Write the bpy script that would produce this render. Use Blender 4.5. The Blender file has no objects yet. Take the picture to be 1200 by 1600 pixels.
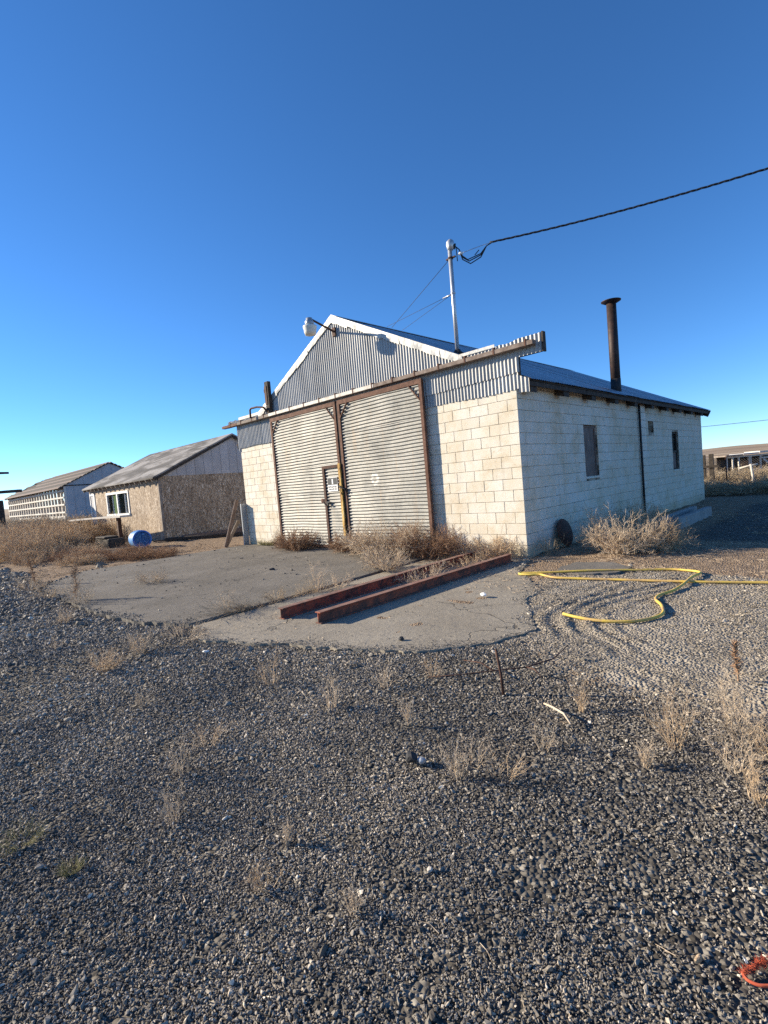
import bpy, math, random
import numpy as np
from mathutils import Vector, Matrix

random.seed(7)
rng = np.random.default_rng(11)
scene = bpy.context.scene
COL = scene.collection
R = math.radians

# ------------------------------------------------------------------ camera
YAW, PITCH, ROLL = 0.7763, -0.0547, -0.0853
CAM = Vector((4.589, -8.271, 1.532))
fw = Vector((-math.sin(YAW) * math.cos(PITCH), math.cos(YAW) * math.cos(PITCH), math.sin(PITCH)))
r0 = Vector((math.cos(YAW), math.sin(YAW), 0))
u0 = r0.cross(fw)
rr = r0 * math.cos(ROLL) + u0 * math.sin(ROLL)
uu = -r0 * math.sin(ROLL) + u0 * math.cos(ROLL)
cd = bpy.data.cameras.new("camera")
cd.sensor_fit = 'HORIZONTAL'
cd.sensor_width = 36
cd.lens = 797.0 / 1200 * 36
cd.clip_start, cd.clip_end = 0.05, 6000
cam = bpy.data.objects.new("camera", cd)
COL.objects.link(cam)
mw = Matrix((rr, uu, -fw)).transposed().to_4x4()
mw.translation = CAM
cam.matrix_world = mw
scene.camera = cam

# ------------------------------------------------------------------ light
SUN_AZ, SUN_EL = R(29), R(21)          # direction the light travels in plan, and the sun's height
travel = Vector((math.cos(SUN_AZ) * math.cos(SUN_EL), math.sin(SUN_AZ) * math.cos(SUN_EL), -math.sin(SUN_EL)))
to_sun = -travel
world = bpy.data.worlds.new("World")
scene.world = world
world.use_nodes = True
wn, wl = world.node_tree.nodes, world.node_tree.links
wn.clear()
wo = wn.new('ShaderNodeOutputWorld')
bg = wn.new('ShaderNodeBackground')
sky = wn.new('ShaderNodeTexSky')
sky.sky_type = 'NISHITA'
sky.sun_disc = False
sky.sun_elevation = SUN_EL
sky.sun_rotation = math.atan2(to_sun.x, to_sun.y)
sky.altitude = 2500
sky.air_density = 1.0
sky.dust_density = 0.0
sky.ozone_density = 6.0
hs = wn.new('ShaderNodeHueSaturation')
hs.inputs['Saturation'].default_value = 1.09
hs.inputs['Hue'].default_value = 0.500
wl.new(sky.outputs[0], hs.inputs['Color'])
wl.new(hs.outputs[0], bg.inputs[0])
bg.inputs[1].default_value = 0.114
wl.new(bg.outputs[0], wo.inputs[0])
sd = bpy.data.lights.new("sun", 'SUN')
sd.energy = 5.0
sd.angle = R(0.53)
sd.color = (1.0, 0.875, 0.68)
sun = bpy.data.objects.new("sun", sd)
COL.objects.link(sun)
sun.rotation_euler = to_sun.to_track_quat('Z', 'Y').to_euler()
sun.location = (-20, -12, 12)
vs = scene.view_settings
vs.view_transform = 'Standard'
vs.look = 'None'
vs.exposure = 0.95
vs.gamma = 1.0
vs.use_curve_mapping = False
scene.cycles.max_bounces = 6
scene.cycles.use_denoising = False


# ------------------------------------------------------------------ material helpers
def newmat(name):
    m = bpy.data.materials.new(name)
    m.use_nodes = True
    nt = m.node_tree
    return m, nt.nodes, nt.links, nt.nodes['Principled BSDF']


def ramp(n, stops):
    r = n.new('ShaderNodeValToRGB')
    e = r.color_ramp.elements
    while len(e) < len(stops):
        e.new(0.5)
    for i, (p, c) in enumerate(stops):
        e[i].position = p
        e[i].color = (*c, 1) if len(c) == 3 else c
    return r


def coords(n, l, world=True, scale=(1, 1, 1), rot=(0, 0, 0)):
    mp = n.new('ShaderNodeMapping')
    mp.inputs['Scale'].default_value = scale
    mp.inputs['Rotation'].default_value = rot
    if world:
        g = n.new('ShaderNodeNewGeometry')
        l.new(g.outputs['Position'], mp.inputs[0])
    else:
        g = n.new('ShaderNodeTexCoord')
        l.new(g.outputs['Object'], mp.inputs[0])
    return mp.outputs[0]


def noise(n, l, vec, scale, detail=5, rough=0.6, dist=0.0):
    t = n.new('ShaderNodeTexNoise')
    t.inputs['Scale'].default_value = scale
    t.inputs['Detail'].default_value = detail
    t.inputs['Roughness'].default_value = rough
    t.inputs['Distortion'].default_value = dist
    l.new(vec, t.inputs['Vector'])
    return t.outputs[0]


def mixc(n, l, fac, a, b, mode='MIX'):
    m = n.new('ShaderNodeMix')
    m.data_type = 'RGBA'
    m.blend_type = mode
    for sock, v in ((m.inputs[0], fac), (m.inputs[6], a), (m.inputs[7], b)):
        if hasattr(v, 'is_output') or isinstance(v, bpy.types.NodeSocket):
            l.new(v, sock)
        elif isinstance(v, (int, float)):
            sock.default_value = v
        else:
            sock.default_value = (*v, 1)
    return m.outputs[2]


def math1(n, l, op, a, b=None, clamp=False):
    m = n.new('ShaderNodeMath')
    m.operation = op
    m.use_clamp = clamp
    for i, v in enumerate((a, b)):
        if v is None:
            continue
        if isinstance(v, (int, float)):
            m.inputs[i].default_value = v
        else:
            l.new(v, m.inputs[i])
    return m.outputs[0]


def bump(n, l, bsdf, h, strength, dist=0.01):
    b = n.new('ShaderNodeBump')
    b.inputs['Strength'].default_value = strength
    b.inputs['Distance'].default_value = dist
    l.new(h, b.inputs['Height'])
    l.new(b.outputs[0], bsdf.inputs['Normal'])


def weathered(name, cols, scale=4, rough=0.8, metal=0.0, bstr=0.3, bscale=80, rnd=0.0, stretch=(1, 1, 1),
              world=True, lo=0.3, hi=0.7, spec=0.4):
    m, n, l, b = newmat(name)
    v = coords(n, l, world, stretch)
    f = noise(n, l, v, scale, 8, 0.65, 0.4)
    k = len(cols)
    c = ramp(n, [(lo + (hi - lo) * i / max(1, k - 1), cols[i]) for i in range(k)])
    l.new(f, c.inputs[0])
    out = c.outputs[0]
    if rnd:
        oi = n.new('ShaderNodeObjectInfo')
        rm = ramp(n, [(0, (1 - rnd,) * 3), (1, (1 + rnd,) * 3)])
        l.new(oi.outputs['Random'], rm.inputs[0])
        out = mixc(n, l, 1.0, out, rm.outputs[0], 'MULTIPLY')
    l.new(out, b.inputs['Base Color'])
    b.inputs['Roughness'].default_value = rough
    b.inputs['Metallic'].default_value = metal
    b.inputs['Specular IOR Level'].default_value = spec
    if bstr:
        bump(n, l, b, noise(n, l, v, bscale, 4, 0.6), bstr)
    return m


MAT = {}
MAT['rust'] = weathered('rust_brown_steel', [(0.075, 0.035, 0.022), (0.13, 0.062, 0.04), (0.20, 0.11, 0.075)], 9, 0.85, 0, 0.4, 120)
MAT['rust_dark'] = weathered('dark_rusty_iron', [(0.03, 0.017, 0.013), (0.075, 0.035, 0.024), (0.13, 0.06, 0.035)], 12, 0.8, 0.1, 0.4, 100)
MAT['track_brown'] = weathered('grey_brown_track_steel', [(0.10, 0.07, 0.055), (0.19, 0.145, 0.12), (0.28, 0.23, 0.195)], 7, 0.8, 0.1, 0.3, 90)
MAT['soot'] = weathered('sooty_stove_pipe', [(0.016, 0.010, 0.009), (0.035, 0.020, 0.016), (0.07, 0.036, 0.026)], 10, 0.6, 0.2, 0.3, 80)
MAT['white_track'] = weathered('worn_white_flashing', [(0.28, 0.24, 0.20), (0.44, 0.42, 0.385), (0.52, 0.50, 0.465)], 6, 0.6, 0.1, 0.2, 60)
MAT['galv'] = weathered('galvanised_sheet', [(0.28, 0.277, 0.268), (0.38, 0.375, 0.36), (0.46, 0.455, 0.435)], 2.2, 0.55, 0.25, 0.15, 40, 0.08, (1, 1, 0.25))
MAT['galv_flat'] = weathered('crinkled_flashing', [(0.24, 0.24, 0.235), (0.36, 0.36, 0.35), (0.45, 0.45, 0.44)], 3, 0.5, 0.3, 0.7, 9)
MAT['roofmetal'] = weathered('roof_sheet_metal', [(0.36, 0.37, 0.38), (0.52, 0.53, 0.54), (0.62, 0.63, 0.64)], 3, 0.36, 0.75, 0.1, 20, 0.06, (1, 4, 1))
MAT['wood_dark'] = weathered('dark_weathered_timber', [(0.022, 0.017, 0.014), (0.05, 0.04, 0.032), (0.085, 0.068, 0.055)], 10, 0.9, 0, 0.4, 60, 0.1, (1, 1, 1))
MAT['wood_grey'] = weathered('grey_weathered_timber', [(0.13, 0.105, 0.085), (0.24, 0.20, 0.165), (0.36, 0.31, 0.26)], 7, 0.9, 0, 0.4, 60, 0.12, (1, 1, 0.3))
MAT['wood_pale'] = weathered('sun_bleached_timber', [(0.42, 0.37, 0.31), (0.58, 0.53, 0.46), (0.68, 0.63, 0.56)], 6, 0.85, 0, 0.3, 50, 0.1)
MAT['wood_brown'] = weathered('brown_plywood', [(0.10, 0.068, 0.055), (0.165, 0.12, 0.10), (0.235, 0.175, 0.15)], 9, 0.85, 0, 0.3, 80, 0, (1, 1, 0.4))
MAT['white_paint'] = weathered('white_painted_frame', [(0.58, 0.56, 0.52), (0.76, 0.75, 0.72), (0.8, 0.8, 0.78)], 8, 0.6, 0, 0.1, 60)
MAT['mast'] = weathered('galvanised_pipe', [(0.48, 0.49, 0.5), (0.62, 0.63, 0.64)], 8, 0.4, 0.6, 0.1, 60)
MAT['black'] = weathered('black_cable_rubber', [(0.012, 0.012, 0.013), (0.03, 0.03, 0.032)], 30, 0.7, 0, 0.1, 60)
MAT['hose'] = weathered('yellow_hose', [(0.34, 0.22, 0.10), (0.55, 0.36, 0.12), (0.66, 0.47, 0.08), (0.72, 0.54, 0.13)], 4, 0.6, 0, 0.2, 90)
MAT['blue'] = weathered('shaded_tone_blue_plastic', [(0.012, 0.10, 0.42), (0.02, 0.15, 0.55)], 5, 0.45, 0, 0.1, 40)  # drum lid: darker blue puts its shaded side into the colour
MAT['bluelight'] = weathered('sunlit_tone_blue_plastic', [(0.07, 0.22, 0.50), (0.12, 0.30, 0.58)], 5, 0.5, 0, 0.1, 40)  # drum body: lighter blue puts the sunlit side into the colour
MAT['lampglass'] = weathered('frosted_lamp_refractor', [(0.66, 0.62, 0.52), (0.76, 0.73, 0.64)], 10, 0.3, 0, 0.3, 50)
MAT['lampcap'] = weathered('grey_lamp_housing', [(0.30, 0.32, 0.34), (0.42, 0.43, 0.44)], 8, 0.45, 0.4, 0.1, 60)
MAT['yellowpaint'] = weathered('flaking_yellow_paint', [(0.11, 0.05, 0.025), (0.48, 0.28, 0.07), (0.62, 0.42, 0.13), (0.55, 0.50, 0.36)], 12, 0.8, 0, 0.4, 60, 0, (1, 1, 0.35), True, 0.38, 0.66)
MAT['conc_trough'] = weathered('pale_concrete', [(0.22, 0.215, 0.205), (0.34, 0.33, 0.315)], 6, 0.9, 0, 0.4, 60)
MAT['weed'] = weathered('dry_weed_stalk', [(0.34, 0.235, 0.14), (0.54, 0.395, 0.25), (0.70, 0.54, 0.37)], 14, 0.9, 0, 0, 10, 0.1)
MAT['weed_pale'] = weathered('bleached_weed_stalk', [(0.40, 0.30, 0.20), (0.56, 0.44, 0.31), (0.70, 0.58, 0.43)], 14, 0.9, 0, 0, 10, 0.1)
MAT['weed_red'] = weathered('russet_weed_stalk', [(0.20, 0.115, 0.065), (0.34, 0.205, 0.12), (0.48, 0.31, 0.19)], 14, 0.9, 0, 0, 10, 0.1)
MAT['weed_grey'] = weathered('grey_brown_brush', [(0.25, 0.19, 0.12), (0.42, 0.325, 0.21), (0.58, 0.46, 0.31)], 5, 0.9, 0, 0, 10, 0.1)
MAT['moss'] = weathered('dull_green_moss', [(0.16, 0.145, 0.06), (0.28, 0.25, 0.11), (0.40, 0.36, 0.20)], 20, 0.95, 0, 0.5, 80)
MAT['rope'] = weathered('orange_red_rope', [(0.42, 0.075, 0.035), (0.60, 0.13, 0.06)], 40, 0.9, 0, 0, 10)
MAT['rock_dark'] = weathered('black_rock', [(0.02, 0.02, 0.022), (0.05, 0.05, 0.052)], 20, 0.8, 0, 0.6, 50)
MAT['rock_pale'] = weathered('pale_pebble', [(0.42, 0.37, 0.31), (0.56, 0.50, 0.43)], 20, 0.8, 0, 0.3, 50)
MAT['farwhite'] = weathered('peeling_white_boards', [(0.50, 0.46, 0.40), (0.68, 0.65, 0.59)], 3, 0.85, 0, 0.3, 30)
MAT['farmetal'] = weathered('grey_metal_siding', [(0.30, 0.30, 0.31), (0.42, 0.42, 0.43)], 1.2, 0.6, 0.2, 0.1, 30, 0.08)
MAT['orange_rust'] = weathered('orange_rust_panel', [(0.20, 0.075, 0.03), (0.33, 0.14, 0.06)], 3, 0.9, 0, 0.3, 30)
MAT['curtain_white'] = weathered('white_curtain', [(0.6, 0.6, 0.58), (0.76, 0.76, 0.74)], 8, 0.9, 0, 0.2, 30, 0, (6, 6, 0.2))
MAT['curtain_green'] = weathered('green_curtain', [(0.10, 0.20, 0.06), (0.18, 0.30, 0.10)], 8, 0.9, 0, 0.2, 30, 0, (6, 6, 0.2))
MAT['interior'] = weathered('unlit_interior_black', [(0.012, 0.012, 0.012), (0.022, 0.02, 0.02)], 4, 0.9, 0, 0, 10)  # near-black colour stands in for unlit space behind openings
MAT['signblack'] = weathered('sign_black_print', [(0.012, 0.013, 0.016), (0.025, 0.027, 0.03)], 30, 0.5, 0, 0, 10)


def glass_mat():
    m, n, l, b = newmat('window_glass')
    b.inputs['Base Color'].default_value = (0.02, 0.03, 0.03, 1)
    b.inputs['Roughness'].default_value = 0.08
    b.inputs['Alpha'].default_value = 0.15
    return m


MAT['glass'] = glass_mat()


def block_mat():
    m, n, l, b = newmat('cream_painted_concrete_block')
    v = coords(n, l)
    f = noise(n, l, v, 1.6, 8, 0.65, 0.3)
    c = ramp(n, [(0.30, (0.55, 0.455, 0.315)), (0.46, (0.64, 0.58, 0.465)), (0.60, (0.68, 0.64, 0.555))])
    l.new(f, c.inputs[0])
    f2 = noise(n, l, v, 11, 8, 0.75, 0.6)          # small grime blotches
    g = ramp(n, [(0.52, (1, 1, 1)), (0.66, (0.70, 0.60, 0.45)), (0.80, (0.40, 0.33, 0.25))])
    l.new(f2, g.inputs[0])
    gm = ramp(n, [(0.42, (0, 0, 0)), (0.62, (1, 1, 1))])
    l.new(noise(n, l, v, 1.1, 5, 0.6), gm.inputs[0])
    out = mixc(n, l, math1(n, l, 'MULTIPLY', gm.outputs[0], 0.75), c.outputs[0], g.outputs[0], 'MULTIPLY')
    oi = n.new('ShaderNodeObjectInfo')
    rm = ramp(n, [(0, (0.94, 0.92, 0.89)), (0.3, (0.99, 0.98, 0.97)), (1, (1.02, 1.02, 1.03))])
    l.new(oi.outputs['Random'], rm.inputs[0])
    out = mixc(n, l, 1.0, out, rm.outputs[0], 'MULTIPLY')
    sk = ramp(n, [(0.54, (0, 0, 0)), (0.70, (1, 1, 1))])
    l.new(noise(n, l, coords(n, l, True, (7, 7, 0.35)), 1.0, 6, 0.65), sk.inputs[0])
    out = mixc(n, l, math1(n, l, 'MULTIPLY', sk.outputs[0], 0.20), out, (0.36, 0.31, 0.24))
    pt = ramp(n, [(0.60, (0, 0, 0)), (0.66, (1, 1, 1))])
    l.new(noise(n, l, v, 3.2, 7, 0.7, 0.6), pt.inputs[0])
    out = mixc(n, l, math1(n, l, 'MULTIPLY', pt.outputs[0], 0.28), out, (0.42, 0.39, 0.34))
    # splash-back staining close to the soil
    sx = n.new('ShaderNodeSeparateXYZ')
    gg = n.new('ShaderNodeNewGeometry')
    l.new(gg.outputs['Position'], sx.inputs[0])
    hz = math1(n, l, 'ADD', math1(n, l, 'MULTIPLY', sx.outputs[2], -2.2), 0.72)
    hz = math1(n, l, 'ADD', hz, math1(n, l, 'MULTIPLY', noise(n, l, v, 3.5, 6, 0.7), 1.0), False)
    st = ramp(n, [(0.62, (0, 0, 0)), (1.0, (1, 1, 1))])
    l.new(hz, st.inputs[0])
    out = mixc(n, l, math1(n, l, 'MULTIPLY', st.outputs[0], 0.55), out, (0.42, 0.34, 0.20))
    l.new(out, b.inputs['Base Color'])
    b.inputs['Roughness'].default_value = 0.85
    h = math1(n, l, 'ADD', noise(n, l, v, 150, 3, 0.6), math1(n, l, 'MULTIPLY', noise(n, l, v, 30, 4, 0.6), 0.8))
    bump(n, l, b, h, 0.45, 0.006)
    return m


MAT['block'] = block_mat()
MAT['mortar'] = weathered('painted_mortar', [(0.06, 0.05, 0.038), (0.30, 0.255, 0.195), (0.58, 0.52, 0.42)], 4, 0.95, 0, 0.4, 80, 0, (1, 1, 1), True, 0.38, 0.60)


def door_mat():
    m, n, l, b = newmat('weathered_door_sheet')
    v = coords(n, l)
    c = ramp(n, [(0.30, (0.19, 0.188, 0.175)), (0.5, (0.28, 0.275, 0.252)), (0.7, (0.36, 0.35, 0.32))])
    l.new(noise(n, l, v, 1.3, 6, 0.6, 0.3), c.inputs[0])
    vs_ = coords(n, l, True, (9, 1, 0.5))
    st = ramp(n, [(0.56, (0, 0, 0)), (0.72, (1, 1, 1))])
    l.new(noise(n, l, vs_, 1.2, 6, 0.65), st.inputs[0])
    out = mixc(n, l, math1(n, l, 'MULTIPLY', st.outputs[0], 0.45), c.outputs[0], (0.38, 0.24, 0.12))
    sp = ramp(n, [(0.735, (0, 0, 0)), (0.77, (1, 1, 1))])
    l.new(noise(n, l, v, 16, 3, 0.5), sp.inputs[0])
    out = mixc(n, l, math1(n, l, 'MULTIPLY', sp.outputs[0], 0.8), out, (0.12, 0.06, 0.035))
    # pale paint ring on the right-hand leaf
    sx = n.new('ShaderNodeVectorMath')
    sx.operation = 'DISTANCE'
    l.new(v, sx.inputs[0])
    sx.inputs[1].default_value = (-3.62, -0.12, 1.66)
    ring = math1(n, l, 'SUBTRACT', sx.outputs['Value'], 0.10)
    ring = math1(n, l, 'ABSOLUTE', ring)
    ring = math1(n, l, 'ADD', ring, math1(n, l, 'MULTIPLY', noise(n, l, v, 14, 3), 0.09))
    rp = ramp(n, [(0.062, (1, 1, 1)), (0.095, (0, 0, 0))])
    l.new(ring, rp.inputs[0])
    out = mixc(n, l, math1(n, l, 'MULTIPLY', rp.outputs[0], 0.4), out, (0.80, 0.79, 0.75))
    l.new(out, b.inputs['Base Color'])
    b.inputs['Roughness'].default_value = 0.55
    b.inputs['Metallic'].default_value = 0.25
    bump(n, l, b, noise(n, l, v, 5, 4, 0.6), 0.25, 0.03)
    return m


MAT['door'] = door_mat()


def beam_mat():
    m, n, l, b = newmat('flaking_red_primer_steel')
    v = coords(n, l)
    c = ramp(n, [(0.34, (0.055, 0.026, 0.018)), (0.47, (0.15, 0.05, 0.03)), (0.56, (0.34, 0.075, 0.032)), (0.72, (0.42, 0.11, 0.05))])
    l.new(noise(n, l, v, 5, 8, 0.7, 0.5), c.inputs[0])
    g = n.new('ShaderNodeNewGeometry')
    s = n.new('ShaderNodeSeparateXYZ')
    l.new(g.outputs['True Normal'], s.inputs[0])
    up = math1(n, l, 'MULTIPLY', math1(n, l, 'GREATER_THAN', s.outputs[2], 0.8), 0.8)
    tp = ramp(n, [(0.35, (0.15, 0.085, 0.06)), (0.65, (0.30, 0.19, 0.145))])   # pinkish-brown tone on upward faces
    l.new(noise(n, l, v, 9, 6, 0.6), tp.inputs[0])
    l.new(mixc(n, l, up, c.outputs[0], tp.outputs[0]), b.inputs['Base Color'])
    b.inputs['Roughness'].default_value = 0.8
    bump(n, l, b, noise(n, l, v, 60, 5, 0.6), 0.4, 0.006)
    return m


MAT['beam'] = beam_mat()


def slab_mat(name, c0, c1, cr=0.5):
    m, n, l, b = newmat(name)
    v = coords(n, l)
    c = ramp(n, [(0.3, c0), (0.7, c1)])
    l.new(noise(n, l, v, 0.9, 8, 0.65, 0.3), c.inputs[0])
    sp = ramp(n, [(0.35, (0.72, 0.71, 0.70)), (0.6, (1.08, 1.07, 1.05))])
    l.new(noise(n, l, v, 45, 4, 0.7), sp.inputs[0])
    out = mixc(n, l, 0.8, c.outputs[0], sp.outputs[0], 'MULTIPLY')
    stn = ramp(n, [(0.58, (0, 0, 0)), (0.74, (1, 1, 1))])
    l.new(noise(n, l, v, 2.7, 7, 0.7, 0.8), stn.inputs[0])
    out = mixc(n, l, math1(n, l, 'MULTIPLY', stn.outputs[0], 0.3), out, (0.10, 0.085, 0.068))
    dst = ramp(n, [(0.55, (0, 0, 0)), (0.75, (1, 1, 1))])
    l.new(noise(n, l, coords(n, l, True, (1, 1, 1), (0, 0, 0.6)), 1.7, 7, 0.7, 0.5), dst.inputs[0])
    out = mixc(n, l, math1(n, l, 'MULTIPLY', dst.outputs[0], 0.55), out, (0.27, 0.228, 0.175))
    # cracks
    wv = n.new('ShaderNodeVectorMath')
    wv.operation = 'ADD'
    nz = n.new('ShaderNodeTexNoise')
    nz.inputs['Scale'].default_value = 2.5
    nz.inputs['Detail'].default_value = 6
    l.new(v, nz.inputs['Vector'])
    l.new(v, wv.inputs[0])
    l.new(nz.outputs['Color'], wv.inputs[1])
    vo = n.new('ShaderNodeTexVoronoi')
    vo.feature = 'DISTANCE_TO_EDGE'
    vo.inputs['Scale'].default_value = 0.42
    l.new(wv.outputs[0], vo.inputs['Vector'])
    ck = ramp(n, [(0.0, (1, 1, 1)), (0.008, (0, 0, 0))])
    l.new(vo.outputs['Distance'], ck.inputs[0])
    msk = ramp(n, [(0.45, (0, 0, 0)), (0.55, (1, 1, 1))])
    l.new(noise(n, l, v, 0.7, 3), msk.inputs[0])
    ckf = math1(n, l, 'MULTIPLY', math1(n, l, 'MULTIPLY', ck.outputs[0], msk.outputs[0]), cr)
    out = mixc(n, l, ckf, out, (0.05, 0.043, 0.035))
    l.new(out, b.inputs['Base Color'])
    b.inputs['Roughness'].default_value = 0.92
    b.inputs['Specular IOR Level'].default_value = 0.2
    h = math1(n, l, 'ADD', noise(n, l, v, 70, 5, 0.7), math1(n, l, 'MULTIPLY', noise(n, l, v, 7, 5, 0.6), 1.6))
    h = math1(n, l, 'SUBTRACT', h, math1(n, l, 'MULTIPLY', ckf, 1.2))
    bump(n, l, b, h, 0.55, 0.012)
    return m


MAT['slab'] = slab_mat('grey_concrete_slab', (0.14, 0.127, 0.108), (0.225, 0.205, 0.177), 0.6)
MAT['slab_b'] = slab_mat('sandy_concrete_slab', (0.26, 0.228, 0.18), (0.37, 0.33, 0.265), 0.9)


def osb_mat():
    m, n, l, b = newmat('weathered_strand_board')
    v = coords(n, l, True, (1, 1, 0.45))
    vo = n.new('ShaderNodeTexVoronoi')
    vo.inputs['Scale'].default_value = 16
    vo.inputs['Randomness'].default_value = 1
    wv = n.new('ShaderNodeVectorMath')
    wv.operation = 'ADD'
    nz = n.new('ShaderNodeTexNoise')
    nz.inputs['Scale'].default_value = 5
    l.new(v, nz.inputs['Vector'])
    l.new(v, wv.inputs[0])
    l.new(nz.outputs['Color'], wv.inputs[1])
    l.new(wv.outputs[0], vo.inputs['Vector'])
    sp = n.new('ShaderNodeSeparateColor')
    l.new(vo.outputs['Color'], sp.inputs[0])
    c = ramp(n, [(0.0, (0.19, 0.135, 0.088)), (0.5, (0.36, 0.28, 0.20)), (0.8, (0.50, 0.41, 0.31)), (1.0, (0.70, 0.61, 0.50))])
    l.new(sp.outputs[0], c.inputs[0])
    w = ramp(n, [(0.35, (0.62, 0.57, 0.53)), (0.65, (1.05, 1.03, 1.0))])
    l.new(noise(n, l, coords(n, l, True, (1, 1, 0.5)), 1.3, 7, 0.7), w.inputs[0])
    l.new(mixc(n, l, 0.85, c.outputs[0], w.outputs[0], 'MULTIPLY'), b.inputs['Base Color'])
    b.inputs['Roughness'].default_value = 0.9
    bump(n, l, b, sp.outputs[1], 0.4, 0.01)
    return m


MAT['osb'] = osb_mat()


def shingle_mat():
    m, n, l, b = newmat('worn_grey_roofing_felt')
    v = coords(n, l)
    c = ramp(n, [(0.42, (0.07, 0.065, 0.06)), (0.50, (0.13, 0.12, 0.11)), (0.56, (0.27, 0.255, 0.24)), (0.75, (0.34, 0.325, 0.31))])
    l.new(noise(n, l, coords(n, l, True, (0.35, 0.8, 1)), 1.0, 7, 0.6, 0.6), c.inputs[0])
    s = ramp(n, [(0.3, (0.8, 0.8, 0.8)), (0.7, (1.1, 1.1, 1.1))])
    l.new(noise(n, l, v, 12, 5, 0.7), s.inputs[0])
    l.new(mixc(n, l, 1.0, c.outputs[0], s.outputs[0], 'MULTIPLY'), b.inputs['Base Color'])
    b.inputs['Roughness'].default_value = 0.95
    bump(n, l, b, noise(n, l, v, 20, 4), 0.4, 0.02)
    return m


MAT['felt'] = shingle_mat()


def stone_mat(name, stops, rough=0.75):
    m, n, l, b = newmat(name)
    oi = n.new('ShaderNodeObjectInfo')
    c = ramp(n, stops)
    c.color_ramp.interpolation = 'LINEAR'
    l.new(oi.outputs['Random'], c.inputs[0])
    v = coords(n, l)
    s = ramp(n, [(0.3, (0.75, 0.75, 0.76)), (0.7, (1.2, 1.2, 1.18))])
    l.new(noise(n, l, v, 160, 3, 0.6), s.inputs[0])
    dk = ramp(n, [(0.36, (0.68, 0.68, 0.69)), (0.64, (1.22, 1.17, 1.10))])
    l.new(noise(n, l, v, 0.8, 4, 0.6), dk.inputs[0])
    out = mixc(n, l, 1.0, c.outputs[0], s.outputs[0], 'MULTIPLY')
    l.new(mixc(n, l, 1.0, out, dk.outputs[0], 'MULTIPLY'), b.inputs['Base Color'])
    b.inputs['Roughness'].default_value = rough
    b.inputs['Specular IOR Level'].default_value = 0.12
    return m


MAT['gravel'] = stone_mat('crushed_basalt', [(0.0, (0.11, 0.10, 0.087)), (0.45, (0.235, 0.213, 0.182)), (0.80, (0.35, 0.318, 0.272)), (0.93, (0.43, 0.385, 0.32)), (0.97, (0.54, 0.47, 0.38)), (1.0, (0.74, 0.69, 0.60))])
MAT['crumb'] = stone_mat('pale_crushed_rubble', [(0.0, (0.08, 0.07, 0.056)), (0.3, (0.23, 0.20, 0.158)), (0.7, (0.36, 0.315, 0.25)), (1.0, (0.52, 0.46, 0.38))])


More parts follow.
